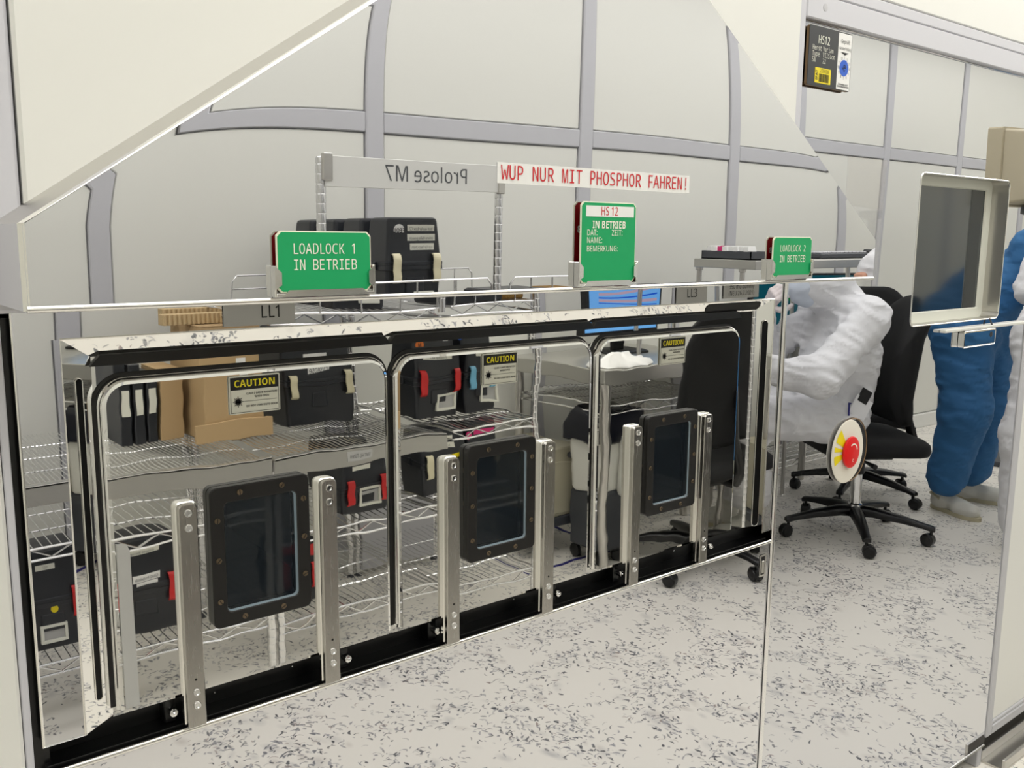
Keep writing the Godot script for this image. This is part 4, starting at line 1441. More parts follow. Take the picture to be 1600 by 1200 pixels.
func boxes() -> void:
	# row on the top deck behind the sign shelf's guard rail
	var top := 1.081
	wafer_box("black wafer box with cream clips, round white sticker and three white strips", Vector3(1.408, top, 1.575), M.clip_cream, [[-0.052, 0.232, 0.036, 0.036, "paper", "disc", "FEOL"], [0.022, 0.236, 0.092, 0.025, "label_cream", "strip", "test wafer box C2"], [0.022, 0.209, 0.095, 0.025, "label_cream", "strip", "dotierte Wafer gemischt"], [0.024, 0.183, 0.082, 0.023, "label_cream", "strip", "nur für Test-Chem"], [0.030, 0.034, 0.070, 0.044, "label_cream", "frame", ""]], 0.196, 0.27, 0.135)
	for i in 3:
		wafer_box(["plain black wafer box directly behind the one with three white strips", "plain black wafer box third in the row along the sign shelf top", "plain black wafer box at the wall end of the sign shelf top"][i], Vector3(1.405 - 0.004 * i, top, 1.575 + 0.151 * (i + 1)), M.clip_cream, [], 0.196, 0.27, 0.135)
	# tray level
	wafer_box("wide black wafer case with cream clips and one square white label", Vector3(1.405, 0.689, 1.86), M.clip_cream, [[-0.005, 0.190, 0.085, 0.060, "paper", "strip", "Prolose"]], 0.27, 0.30, 0.22)
	wafer_box("black wafer box with red clips, orange dot and white label frame", Vector3(1.775, 0.695, 1.70), M.clip_red, [[-0.058, 0.236, 0.034, 0.036, "orange", "disc", "M"], [0.0, 0.206, 0.110, 0.028, "label_cream", "strip", "Prolose M7"], [0.032, 0.052, 0.082, 0.060, "label_cream", "frame", ""], [0.05, 0.250, 0.022, 0.016, "paper", "strip", ""]], 0.196, 0.27, 0.16)
	wafer_box("black wafer box with pale blue clips and tilted white label frame", Vector3(1.958, 0.695, 1.70), M.clip_blue, [[0.02, 0.208, 0.080, 0.020, "label_cream", "strip", "Test"], [0.035, 0.060, 0.082, 0.060, "label_cream", "frame", "", 0.06], [-0.07, 0.252, 0.018, 0.022, "blue_dot", "disc", ""]], 0.156, 0.27, 0.16)
	# lower deck of the second shelf
	wafer_box("black wafer box with cream clips, two white strips and a yellow label", Vector3(1.775, 0.425, 1.67), M.clip_cream, [[-0.01, 0.196, 0.084, 0.026, "label_cream", "strip", "Scribe Wafer"], [0.0, 0.170, 0.076, 0.022, "label_cream", "strip", "Kontrolle"], [0.040, 0.120, 0.062, 0.042, "yellow", "strip", "ACHTUNG"]], 0.196, 0.235, 0.16)
	wafer_box("black wafer box with pink strips and a pink round sticker", Vector3(1.956, 0.425, 1.69), M.clip_cream, [[0.012, 0.196, 0.086, 0.020, "pink", "strip", ""], [-0.058, 0.190, 0.030, 0.030, "pink", "disc", ""], [-0.02, 0.130, 0.050, 0.06, "pink", "strip", ""]], 0.156, 0.24, 0.16)
	# bottom deck of the tray table
	wafer_box("black wafer box with red clips, long white strip and a stepped white label", Vector3(0.722, 0.226, 1.58), M.clip_red, [[-0.01, 0.236, 0.098, 0.020, "label_cream", "strip", "dotierte Reinigung"], [0.004, 0.162, 0.072, 0.028, "paper", "strip", "GRAD Probeläufe"], [0.006, 0.138, 0.056, 0.028, "paper", "strip", "LSB01"]], 0.200, 0.27, 0.16)
	wafer_box("black wafer box with red clips and white label frame beside the table corner", Vector3(0.486, 0.226, 1.58), M.clip_red, [[-0.01, 0.225, 0.05, 0.016, "label_cream", "strip", "TEST"], [0.0, 0.045, 0.07, 0.05, "label_cream", "frame", ""], [0.005, 0.11, 0.02, 0.02, "yellow", "disc", ""]], 0.190, 0.27, 0.16)
	wafer_box("black wafer box with red clips on the middle deck under the sign shelf tray", Vector3(1.405, 0.449, 1.56), M.clip_red, [[0.012, 0.052, 0.082, 0.060, "label_cream", "frame", ""], [-0.02, 0.150, 0.07, 0.02, "label_cream", "strip", ""]], 0.19, 0.17, 0.15)
	wafer_box("black wafer box with one white sticker against the wall, sign shelf middle deck", Vector3(1.50, 0.449, 1.86), M.clip_cream, [[0.02, 0.13, 0.06, 0.04, "paper", "strip", ""]], 0.19, 0.17, 0.15)
	var t := wafer_box("low black wafer box with red lid strip on the lowest sign shelf deck", Vector3(1.18, 0.194, 1.60), M.clip_red, [[0.0, 0.15, 0.12, 0.04, "clip_red", "strip", ""]], 0.16, 0.19, 0.15)
	t.set_meta("category", "box")
	# flat case and cork block on the second shelf
	t = thing("flat_case", "flat black plastic case on the top deck beside the cork block", "case", Vector3(1.80, 1.081, 1.62))
	var b := mb(M.black_plastic, true)
	b.crease = 0.8
	b.loft([rry(-0.11, -0.10, 0.11, 0.10, 0.012, 0.0), rry(-0.115, -0.105, 0.115, 0.105, 0.012, 0.006), rry(-0.115, -0.105, 0.115, 0.105, 0.012, 0.026)])
	put(b, "case_base", t)
	b = mb(M.black_plastic, true)
	b.crease = 0.8
	b.loft([rry(-0.116, -0.106, 0.116, 0.106, 0.012, 0.0265), rry(-0.116, -0.106, 0.116, 0.106, 0.012, 0.044), rry(-0.108, -0.098, 0.108, 0.098, 0.010, 0.050)])
	put(b, "case_lid", t)
	b = mb(M.dark_grey)
	slab(b, -0.02, 0.018, -0.112, 0.02, 0.036, -0.105, 0.002)
	put(b, "case_catch", t)
	b = mb(M.cork)
	b.box(Vector3.ZERO, Vector3(0.115, 0.05, 0.12), 0.006)
	var o := put(b, "cork_block")
	o.position = Vector3(1.985, 1.106, 1.62)
	tag(o, "rough brown cork block at the end of the top wire deck", "block")
	# cartons on the tray
	carton("tan cardboard carton with closed flaps on the wire tray", Vector3(1.075, 0.694, 1.92), Vector3(0.19, 0.33, 0.26), true)
	carton("narrow tan carton between the grey folders and the taller closed carton", Vector3(0.925, 0.694, 1.98), Vector3(0.07, 0.20, 0.16), false)
	for i in 3:
		var f := thing("folder", ["dark grey folder upright at the outer end of the folder row", "dark grey folder upright in the middle of the folder row", "dark grey folder upright next to the narrow carton"][i], "folder", Vector3(0.780 + i * 0.042, 0.694, 2.0), 0.0, "dark folders on the wire tray")
		b = mb(M.black_plastic)
		slab(b, -0.017, 0.0, -0.10, 0.017, 0.25 - 0.03 * i, 0.10, 0.003)
		put(b, "cover", f)
		b = mb(M.label_cream)
		slab(b, -0.011, 0.09, -0.1016, 0.011, 0.16, -0.0996)
		put(b, "spine_label", f)
	for i in 2:
		var c := thing("corrugated_pad", ["tan corrugated pad lying on the closed carton, against the wall", "tan corrugated pad overhanging the closed carton, ribs facing the aisle"][i], "pad", Vector3(1.045 - i * 0.035, 1.0255 + i * 0.0, [1.99, 1.88][i]), 0.0, "corrugated pads on the carton")
		b = mb(M.corrugated)
		slab(b, -0.115, 0.0, -0.02, 0.115, 0.05 - i * 0.012, 0.02, 0.001)
		put(b, "backing", c)
		for k in 16:
			b = mb(M.corrugated, true)
			b.lathe(Vector3(-0.108 + k * 0.0144, 0.0, -0.021), Vector3.UP, [[0.0050, 0.0], [0.0055, 0.003], [0.0055, 0.046 - i * 0.012], [0.005, 0.049 - i * 0.012]], 8)
			put(b, "rib", c)

func carton(label: String, at: Vector3, d: Vector3, flaps: bool) -> void:
	var t := thing("carton", label, "carton", at)
	var b := mb(M.cardboard)
	slab(b, -d.x / 2, 0.0, -d.z / 2, d.x / 2, d.y - 0.006, d.z / 2, 0.002)
	put(b, "body", t)
	b = mb(M.cardboard)
	slab(b, -d.x / 2, d.y - 0.0055, -d.z / 2, d.x / 2, d.y - 0.001, -0.002, 0.001)
	put(b, "flap", t)
	b = mb(M.cardboard)
	slab(b, -d.x / 2, d.y - 0.0055, 0.002, d.x / 2, d.y - 0.001, d.z / 2, 0.001)
	put(b, "flap", t)
	if flaps:
		b = mb(M.cardboard)
		slab(b, -d.x / 2 - 0.03, 0.0, -d.z / 2 - 0.012, d.x / 2 + 0.02, 0.055, -d.z / 2 - 0.002, 0.001)
		put(b, "front_lip", t)
		b = mb(M.paper)
		slab(b, 0.02, 0.18, -d.z / 2 - 0.0015, 0.05, 0.23, -d.z / 2)
		put(b, "sticker", t)

# ---------------------------------------------------------------- things on the benches
func flat_monitor(label: String, at: Vector3, w: float, h: float, turn: float, plot: bool) -> void:
	var t := thing("desk_monitor", label, "monitor", at, turn)
	var y0 := 0.06
	var b := mb(M.black_matte)
	b.loft([rr(-w / 2, y0, w / 2, y0 + h, 0.006, -0.025), rr(-w / 2, y0, w / 2, y0 + h, 0.006, 0.010), rr(-w / 2 + 0.003, y0 + 0.003, w / 2 - 0.003, y0 + h - 0.003, 0.005, 0.013)])
	put(b, "casing", t)
	var sx := w / 2 - 0.014
	b = mb(M.screen_blue if plot else M.screen_teal)
	b.quad(Vector3(-sx, y0 + 0.014, 0.0136), Vector3(-sx, y0 + h - 0.010, 0.0136), Vector3(sx, y0 + h - 0.010, 0.0136), Vector3(sx, y0 + 0.014, 0.0136))
	if plot:
		for k in 4:
			b.mat = [M.screen_pink, M.screen_line, M.screen_pink, M.screen_line][k]
			var wide: float = [0.011, 0.006, 0.012, 0.004][k]
			for i in 20:
				var xa := lerpf(-sx + 0.02, sx - 0.06, i / 20.0)
				var xb := lerpf(-sx + 0.02, sx - 0.06, (i + 1) / 20.0)
				var f := func(x: float) -> float: return y0 + h - 0.022 - k * 0.020 - 0.014 * sin((x + w * 0.5) * 4.5 + k * 0.6)
				b.quad(Vector3(xa, f.call(xa) - wide / 2, 0.0139), Vector3(xa, f.call(xa) + wide / 2, 0.0139), Vector3(xb, f.call(xb) + wide / 2, 0.0139), Vector3(xb, f.call(xb) - wide / 2, 0.0139))
	else:
		b.mat = M.screen_green
		b.quad(Vector3(-0.02, y0 + h * 0.55, 0.0139), Vector3(-0.02, y0 + h * 0.80, 0.0139), Vector3(0.05, y0 + h * 0.80, 0.0139), Vector3(0.05, y0 + h * 0.55, 0.0139))
	put(b, "screen", t)
	b = mb(M.black_matte)
	slab(b, -0.03, 0.006, -0.045, 0.03, y0 + h * 0.6, -0.025, 0.003)
	put(b, "stand_neck", t)
	b = mb(M.black_matte, true)
	b.loft([rry(-0.11, -0.11, 0.11, 0.07, 0.03, 0.0), rry(-0.11, -0.11, 0.11, 0.07, 0.03, 0.006), rry(-0.10, -0.10, 0.10, 0.06, 0.025, 0.010)])
	put(b, "stand_foot", t)

func desk_things() -> void:
	flat_monitor("flat screen showing blue and pink plot curves on the stainless bench", Vector3(2.94, 0.821, 1.96), 0.50, 0.225, PI - 0.05, true)
	flat_monitor("flat screen with a dark teal picture beside the seated worker", Vector3(4.30, 0.761, 2.06), 0.50, 0.30, PI + 0.25, false)
	# white cloths on the bench
	var nz := wave(15, 9.0)
	for k in 2:
		var t := thing("wipe_cloth", ["crumpled white wipe on the bench near its apron corner", "crumpled white wipe heaped under the plot screen"][k], "cloth", Vector3([2.60, 3.05][k], 0.8205, [1.635, 1.64][k]))
		var b := mb(M.paper, true)
		b.crease = 0.3
		var loops := []
		for e in [[1.0, 0.0], [1.03, 0.006], [0.92, 0.02], [0.66, 0.034], [0.30, 0.042], [0.04, 0.044]]:
			var l := []
			for i in 28:
				var q := TAU * i / 28
				var p := Vector3(cos(q) * 0.15 * e[0], e[1], -sin(q) * 0.07 * e[0])
				p.y = maxf(0.0, p.y * (1.0 + 0.9 * nz.get_noise_3d(p.x * 1.3 + k, p.y, p.z * 1.3))) if e[1] > 0.0 else 0.0
				p *= Vector3(1.0 + 0.25 * nz.get_noise_2d(cos(q) * 0.2 + k, sin(q) * 0.2), 1, 1)
				l.append(p)
			loops.append(l)
		b.loft(loops)
		put(b, "cloth", t)
	# card file on the riser
	var t2 := thing("card_file", "long black card file with white index cards on the raised shelf", "file", Vector3(2.915, 1.2145, 1.66))
	var b2 := mb(M.dark_grey)
	slab(b2, -0.05, 0.0, -0.12, 0.05, 0.004, 0.12)
	for s in [-1, 1]:
		slab(b2, s * 0.048 - 0.002, 0.0, -0.12, s * 0.048 + 0.002, 0.032, 0.12)
		slab(b2, -0.05, 0.0, s * 0.118 - 0.002, 0.05, 0.032, s * 0.118 + 0.002)
	put(b2, "tray", t2)
	for i in 8:
		b2 = mb(M.paper if i != 5 else M.pink)
		b2.box(Vector3(-0.012 + 0.01 * (i % 2), 0.031, -0.095 + i * 0.026), Vector3(0.062, 0.044, 0.0012), 0.0, Basis(Vector3.RIGHT, 0.35))
		b2.box(Vector3(-0.050 + 0.004 * (i % 2), 0.040, -0.095 + i * 0.026), Vector3(0.0012, 0.018, 0.022))
		put(b2, "index_card", t2)
	t2 = thing("flat_keyboard", "grey flat keyboard lying on the raised shelf", "keyboard", Vector3(3.62, 1.2145, 1.66))
	b2 = mb(M.dark_grey)
	slab(b2, -0.20, 0.0, -0.07, 0.20, 0.022, 0.07, 0.004)
	put(b2, "case", t2)
	for r in 4:
		for c in 12:
			b2 = mb(M.post_grey)
			slab(b2, -0.185 + c * 0.031, 0.022, -0.055 + r * 0.028, -0.159 + c * 0.031, 0.028, -0.031 + r * 0.028, 0.002)
			put(b2, "key", t2)
	t2 = thing("label_reader", "small dark handheld reader with a white label on the raised shelf", "device", Vector3(3.93, 1.2145, 1.64), 0.4)
	b2 = mb(M.black_plastic)
	slab(b2, -0.05, 0.0, -0.03, 0.05, 0.035, 0.03, 0.008)
	put(b2, "casing", t2)
	b2 = mb(M.paper)
	slab(b2, -0.02, 0.008, -0.032, 0.04, 0.03, -0.0295)
	put(b2, "sticker", t2)
	# clear shield standing on the raised shelf
	t2 = thing("clear_shield", "clear acrylic shield standing on the wall bench behind the worker", "shield")
	b2 = mb(M.acrylic)
	slab(b2, 4.58, 0.776, 1.93, 4.97, 1.75, 1.936)
	put(b2, "sheet", t2)
	b2 = mb(M.post_light)
	slab(b2, 4.57, 0.761, 1.92, 4.975, 0.775, 1.946, 0.003)
	put(b2, "foot_rail", t2)
	# white dispenser bottle on the wall bench
	t2 = thing("dispenser_bottle", "white dispenser bottle with a yellow label on the wall bench", "bottle", Vector3(5.05, 0.761, 1.96))
	b2 = mb(M.white_plastic, true)
	b2.lathe(Vector3.ZERO, Vector3.UP, [[0.035, 0.0], [0.038, 0.004], [0.038, 0.08], [0.03, 0.098], [0.014, 0.105], [0.014, 0.125], [0.010, 0.13]], 20)
	put(b2, "bottle", t2)
	b2 = mb(M.yellow)
	slab(b2, -0.018, 0.03, -0.0395, 0.018, 0.062, -0.036)
	put(b2, "sticker", t2)
	# beige tube monitor on a wheeled stand
	t2 = thing("tube_monitor", "beige boxy monitor with a vented back on a pole stand", "monitor", Vector3(5.72, 0, 1.30), 0.12)
	b2 = mb(M.crt_beige)
	b2.loft([rr(-0.25, 1.50, 0.25, 1.94, 0.012, 0.20), rr(-0.25, 1.50, 0.25, 1.94, 0.012, 0.27)])
	b2.loft([rr(-0.19, 1.54, 0.19, 1.90, 0.02, -0.02), rr(-0.235, 1.51, 0.235, 1.93, 0.015, 0.199)])
	put(b2, "casing", t2)
	for i in 30:
		b2 = mb(M.black_matte)
		slab(b2, -0.16, 1.57 + i * 0.0102, -0.0212, -0.09, 1.574 + i * 0.0102, -0.019)
		put(b2, "vent_slot", t2)
	b2 = mb(M.screen_off)
	b2.cap(rr(-0.20, 1.54, 0.20, 1.90, 0.02, 0.2705))
	put(b2, "screen", t2)
	b2 = mb(M.dark_grey, true)
	b2.lathe(Vector3(0, 0.03, 0.12), Vector3.UP, [[0.03, 0.0], [0.03, 1.41], [0.09, 1.43], [0.09, 1.47]], 16)
	put(b2, "pole", t2)
	b2 = mb(M.dark_grey)
	slab(b2, -0.22, 0.0, -0.10, 0.22, 0.03, 0.34, 0.006)
	put(b2, "foot", t2)

# ---------------------------------------------------------------- office chairs
func office_chair(label: String, at: Vector3, turn: float, spin: float) -> Node3D:
	var t := thing("office_chair", label, "chair", at, turn)
	# star base
	for i in 5:
		var q := spin + TAU * i / 5
		var dir := Vector3(sin(q), 0, cos(q))
		var side := Vector3(cos(q), 0, -sin(q))
		var b := mb(M.base_plastic, true)
		b.crease = 0.6
		var loops := []
		for e in [[0.02, 0.115, 0.028, 0.022], [0.08, 0.118, 0.026, 0.020], [0.20, 0.105, 0.021, 0.015], [0.28, 0.090, 0.017, 0.011], [0.315, 0.082, 0.018, 0.012], [0.325, 0.080, 0.014, 0.009]]:
			var c: Vector3 = dir * e[0] + Vector3(0, e[1], 0)
			var s: Vector3 = side * e[2]
			var u := Vector3(0, e[3], 0)
			loops.append([c - s - u, c + s - u, c + s + u * 0.3, c + s * 0.5 + u, c - s * 0.5 + u, c - s + u * 0.3])
		for l in loops: l.reverse()
		b.loft(loops)
		var leg := put(b, "base_leg", t)
		var f := Basis(Vector3.UP, q + 0.9 + i * 1.3)
		b = mb(M.base_plastic, true)
		var cc := dir * 0.31
		b.lathe(cc + Vector3(0, 0.05, 0), Vector3.UP, [[0.007, 0.0], [0.007, 0.03]], 8)
		for s in [-1, 1]:
			b.lathe(cc + f * Vector3(0.004 * s, 0.027, 0.012), f * Vector3(s, 0, 0), [[0.010, 0.0], [0.026, 0.001], [0.027, 0.010], [0.022, 0.017], [0.006, 0.019]], 16)
		b.lathe(cc + f * Vector3(-0.018, 0.030, 0.012), f * Vector3(1, 0, 0), [[0.022, 0.0], [0.0285, 0.004], [0.0285, 0.032], [0.022, 0.036]], 14)
		put(b, "caster", leg)
	var b := mb(M.chrome, true)
	b.lathe(Vector3(0, 0.095, 0), Vector3.UP, [[0.032, 0.0], [0.032, 0.05], [0.025, 0.055], [0.025, 0.20]], 18)
	put(b, "column_sleeve", t)
	b = mb(M.base_plastic, true)
	b.lathe(Vector3(0, 0.285, 0), Vector3.UP, [[0.030, 0.0], [0.033, 0.006], [0.033, 0.05], [0.018, 0.055], [0.018, 0.10]], 18)
	put(b, "gas_column", t)
	b = mb(M.black_matte)
	slab(b, -0.09, 0.365, -0.13, 0.09, 0.405, 0.12, 0.01)
	put(b, "mechanism", t)
	b = mb(M.base_plastic, true)
	b.tube([Vector3(-0.08, 0.385, 0.05), Vector3(-0.20, 0.385, 0.06), Vector3(-0.27, 0.380, 0.05)], [0.006, 0.006, 0.012], 8)
	put(b, "lever", t)
	# seat
	b = mb(M.chair_cloth, true)
	b.crease = 0.2
	var loops := []
	for e in [[0.405, 0.03], [0.412, 0.005], [0.43, 0.0], [0.455, 0.004], [0.470, 0.022], [0.474, 0.06], [0.468, 0.14]]:
		loops.append(rry(-0.25 + e[1], -0.235 + e[1], 0.25 - e[1], 0.235 - e[1], 0.10 - e[1] * 0.5, e[0], 7))
	b.loft(loops)
	put(b, "seat", t)
	# backrest, curved round the sitter
	b = mb(M.chair_cloth, true)
	b.crease = 0.2
	loops = []
	for e in [[0.02, 0.028], [0.0, 0.018], [-0.003, 0.0], [0.0, -0.018], [0.022, -0.030], [0.09, -0.032]]:
		var l := rr(-0.22 + e[0], 0.525 + e[0], 0.22 - e[0], 1.065 - e[0], [0.10, 0.10, 0.15, 0.15], 0.0, 8)
		for i in l.size():
			var p: Vector3 = l[i]
			var v := (p.y - 0.52) / 0.55
			var z := -0.155 - 0.07 * v + 0.05 * sin(v * PI * 1.15) * 1.0 + p.x * p.x * 0.75
			var narrow := 1.0 - 0.16 * maxf(0.0, v - 0.35)
			l[i] = Vector3(p.x * narrow, p.y, z - e[1])
		loops.append(l)
	for l in loops: l.reverse()
	b.loft(loops)
	put(b, "backrest", t)
	b = mb(M.base_plastic, true)
	b.tube([Vector3(0, 0.39, -0.10), Vector3(0, 0.385, -0.24), Vector3(0, 0.42, -0.255), Vector3(0, 0.55, -0.215), Vector3(0, 0.75, -0.20)], [0.022, 0.022, 0.022, 0.020, 0.018], 8)
	put(b, "back_arm", t)
	return t

func chairs() -> void:
	office_chair("black fabric office chair under the seated white-suited worker", Vector3(3.66, 0, 1.20), -PI / 2 + 0.60, 1.21)
	office_chair("empty black office chair behind the seated worker by the wall bench", Vector3(4.27, 0, 1.56), -PI / 2 - 0.5, 0.2)
	office_chair("empty black office chair pulled up to the stainless bench", Vector3(2.83, 0, 1.42), 0.10, 0.5)

# ---------------------------------------------------------------- people
# bones: [a, b, radius a, radius b]; one smooth surface round all of them
func body(b: B, bones: Array, cell: float, k: float, folds := 0.0, sd := 1) -> void:
	var lo := Vector3(1e9, 1e9, 1e9)
	var hi := -lo
	for e in bones:
		for i in 2:
			var r: float = e[2 + i] + k + cell * 3.0
			lo = lo.min(e[i] - Vector3(r, r, r))
			hi = hi.max(e[i] + Vector3(r, r, r))
	var nx := int((hi.x - lo.x) / cell) + 2
	var ny := int((hi.y - lo.y) / cell) + 2
	var nz := int((hi.z - lo.z) / cell) + 2
	var f := PackedFloat32Array()
	f.resize(nx * ny * nz)
	f.fill(1.0)
	var noise := FastNoiseLite.new()
	noise.seed = sd
	noise.frequency = 9.0
	noise.fractal_octaves = 1
	for e in bones:
		var a: Vector3 = e[0]
		var c: Vector3 = e[1]
		var ra: float = e[2]
		var rb: float = e[3]
		var m := maxf(ra, rb) + k + cell * 2.0
		var l := ((a.min(c) - Vector3(m, m, m) - lo) / cell).floor()
		var h := ((a.max(c) + Vector3(m, m, m) - lo) / cell).ceil()
		var ba := c - a
		var bb := maxf(ba.length_squared(), 1e-9)
		for iz in range(maxi(0, int(l.z)), mini(nz, int(h.z) + 1)):
			for iy in range(maxi(0, int(l.y)), mini(ny, int(h.y) + 1)):
				var at := (iz * ny + iy) * nx
				for ix in range(maxi(0, int(l.x)), mini(nx, int(h.x) + 1)):
					var p := Vector3(lo.x + ix * cell, lo.y + iy * cell, lo.z + iz * cell)
					var q := clampf((p - a).dot(ba) / bb, 0.0, 1.0)
					var d := (p - a - ba * q).length() - lerpf(ra, rb, q)
					var o := f[at + ix]
					var g := maxf(k - absf(d - o), 0.0) / k
					f[at + ix] = minf(d, o) - g * g * k * 0.25
	if folds > 0.0:
		for iz in nz:
			for iy in ny:
				var at := (iz * ny + iy) * nx
				for ix in nx:
					if absf(f[at + ix]) < 0.05:
						var w := Vector3(lo.x + ix * cell, lo.y + iy * cell, lo.z + iz * cell)
						f[at + ix] += folds * (0.5 * noise.get_noise_3d(w.x, w.y, w.z) + 1.3 * absf(noise.get_noise_3d(w.x * 0.55 - w.y * 0.5, w.y * 1.7 + w.x * 0.9 + 3.0, w.z * 0.6)))
	var sx := 1
	var sy := nx
	var sz := nx * ny
	var vat := {}
	var V := PackedVector3Array()
	var N := PackedVector3Array()
	var offs := [0, sx, sy, sx + sy, sz, sx + sz, sy + sz, sx + sy + sz]
	var cor := [Vector3(0, 0, 0), Vector3(1, 0, 0), Vector3(0, 1, 0), Vector3(1, 1, 0), Vector3(0, 0, 1), Vector3(1, 0, 1), Vector3(0, 1, 1), Vector3(1, 1, 1)]
	var eds := [[0, 1], [2, 3], [4, 5], [6, 7], [0, 2], [1, 3], [4, 6], [5, 7], [0, 4], [1, 5], [2, 6], [3, 7]]
	for iz in nz - 1:
		for iy in ny - 1:
			var at := (iz * ny + iy) * nx
			for ix in nx - 1:
				var i := at + ix
				if f[i] > 0.06: continue
				var neg := 0
				for o in offs:
					if f[i + o] < 0.0: neg += 1
				if neg == 0 or neg == 8: continue
				var sum := Vector3.ZERO
				var n := 0
				for e in eds:
					var u := f[i + offs[e[0]]]
					var w := f[i + offs[e[1]]]
					if (u < 0.0) != (w < 0.0):
						sum += cor[e[0]].lerp(cor[e[1]], u / (u - w))
						n += 1
				vat[i] = V.size()
				V.append(lo + (Vector3(ix, iy, iz) + sum / n) * cell)
				var g := Vector3.ZERO
				for c in 8:
					var v := f[i + offs[c]]
					g += (cor[c] * 2.0 - Vector3.ONE) * v
				N.append(g.normalized())
	for i in vat:
		var s0 := f[i] < 0.0
		for e in [[sx, sy, sz], [sy, sz, sx], [sz, sx, sy]]:
			var s1: bool = f[i + e[0]] < 0.0
			if s0 == s1: continue
			var i1: int = i - e[1]
			var i2: int = i - e[1] - e[2]
			var i3: int = i - e[2]
			if not (vat.has(i1) and vat.has(i2) and vat.has(i3)): continue
			var q := [vat[i], vat[i1], vat[i2], vat[i3]]
			if s0: q.reverse()
			b.trin(V[q[0]], V[q[1]], V[q[2]], N[q[0]], N[q[1]], N[q[2]])
			b.trin(V[q[0]], V[q[2]], V[q[3]], N[q[0]], N[q[2]], N[q[3]])

# a gloved hand: wrist point, direction of the fingers, palm side, thumb side, curl
func hand(t: Node3D, w: Vector3, dir: Vector3, palm: Vector3, thumb: Vector3, curl: float, m: Material) -> void:
	var d := dir.normalized()
	var n := (palm - d * palm.dot(d)).normalized()
	var s := (thumb - d * thumb.dot(d) - n * thumb.dot(n)).normalized()
	var bones := [[w - d * 0.03, w + d * 0.02, 0.027, 0.026]]
	for i in 4:
		var off := s * (0.030 - 0.020 * i)
		var kn := w + d * (0.088 - 0.003 * absf(i - 1.2) * 1.5) + off
		bones.append([w + d * 0.015 + off * 0.6, kn, 0.0135, 0.0110])
		var p := kn
		var ang := 0.0
		var ln: Array = [[0.040, 0.025, 0.020], [0.045, 0.028, 0.021], [0.041, 0.026, 0.020], [0.032, 0.020, 0.018]][i]
		for j in 3:
			ang += curl * [0.8, 1.0, 0.7][j] * (1.0 + 0.08 * i)
			var q: Vector3 = p + (d * cos(ang) + n * sin(ang)) * ln[j]
			bones.append([p, q, 0.0098 - 0.0008 * j, 0.0092 - 0.0009 * j])
			p = q
	var tb := w + d * 0.025 + s * 0.026
	var t1 := tb + (d * 0.6 + s * 0.75 + n * 0.35).normalized() * 0.042
	var t2 := t1 + (d * 0.85 + s * 0.25 + n * 0.45).normalized() * 0.032
	var t3 := t2 + (d * 0.9 + n * 0.5).normalized() * 0.024
	bones.append([tb - s * 0.01, t1, 0.0145, 0.0115])
	bones.append([t1, t2, 0.0108, 0.0100])
	bones.append([t2, t3, 0.0098, 0.0085])
	var b := mb(m)
	body(b, bones, 0.0045, 0.007)
	put(b, "glove", t)

func boot(t: Node3D, heel: Vector3, toe: Vector3, up: float) -> void:
	var d := (toe - heel)
	d.y = 0.0
	var ln := d.length()
	d = d.normalized()
	var s := Vector3(-d.z, 0, d.x)
	var b := mb(M.boot)
	var an := heel + d * 0.05 + Vector3(0, 0.10, 0)
	body(b, [[heel + d * 0.035 + Vector3(0, 0.045, 0), heel + d * 0.06 + Vector3(0, 0.05, 0), 0.038, 0.040], [heel + d * 0.07 + Vector3(0, 0.055, 0), toe - d * 0.05 + Vector3(0, 0.040, 0), 0.043, 0.032], [toe - d * 0.11 + s * 0.016 + Vector3(0, 0.038, 0), toe - d * 0.045 + s * 0.012 + Vector3(0, 0.034, 0), 0.033, 0.029], [toe - d * 0.11 - s * 0.016 + Vector3(0, 0.038, 0), toe - d * 0.045 - s * 0.012 + Vector3(0, 0.034, 0), 0.033, 0.029], [heel + d * 0.055 + Vector3(0, 0.06, 0), an + Vector3(0, up, 0), 0.047, 0.058]], 0.009, 0.03, 0.004, 3)
	put(b, "boot", t)
	b = mb(M.sole, true)
	b.crease = 0.6
	var l := []
	for e in [[0.0, 0.020], [0.03, 0.034], [0.10, 0.034], [0.17, 0.044], [0.22, 0.044], [ln - 0.02, 0.030], [ln + 0.004, 0.010]]:
		l.append(heel + d * e[0] + s * e[1])
	for e in [[ln + 0.004, 0.010], [ln - 0.02, 0.030], [0.22, 0.044], [0.17, 0.044], [0.10, 0.034], [0.03, 0.034], [0.0, 0.020]]:
		l.append(heel + d * e[0] - s * e[1])
	var l1 := []
	for p in l: l1.append(p + Vector3(0, 0.020, 0))
	b.loft([l, l1])
	put(b, "sole", t)

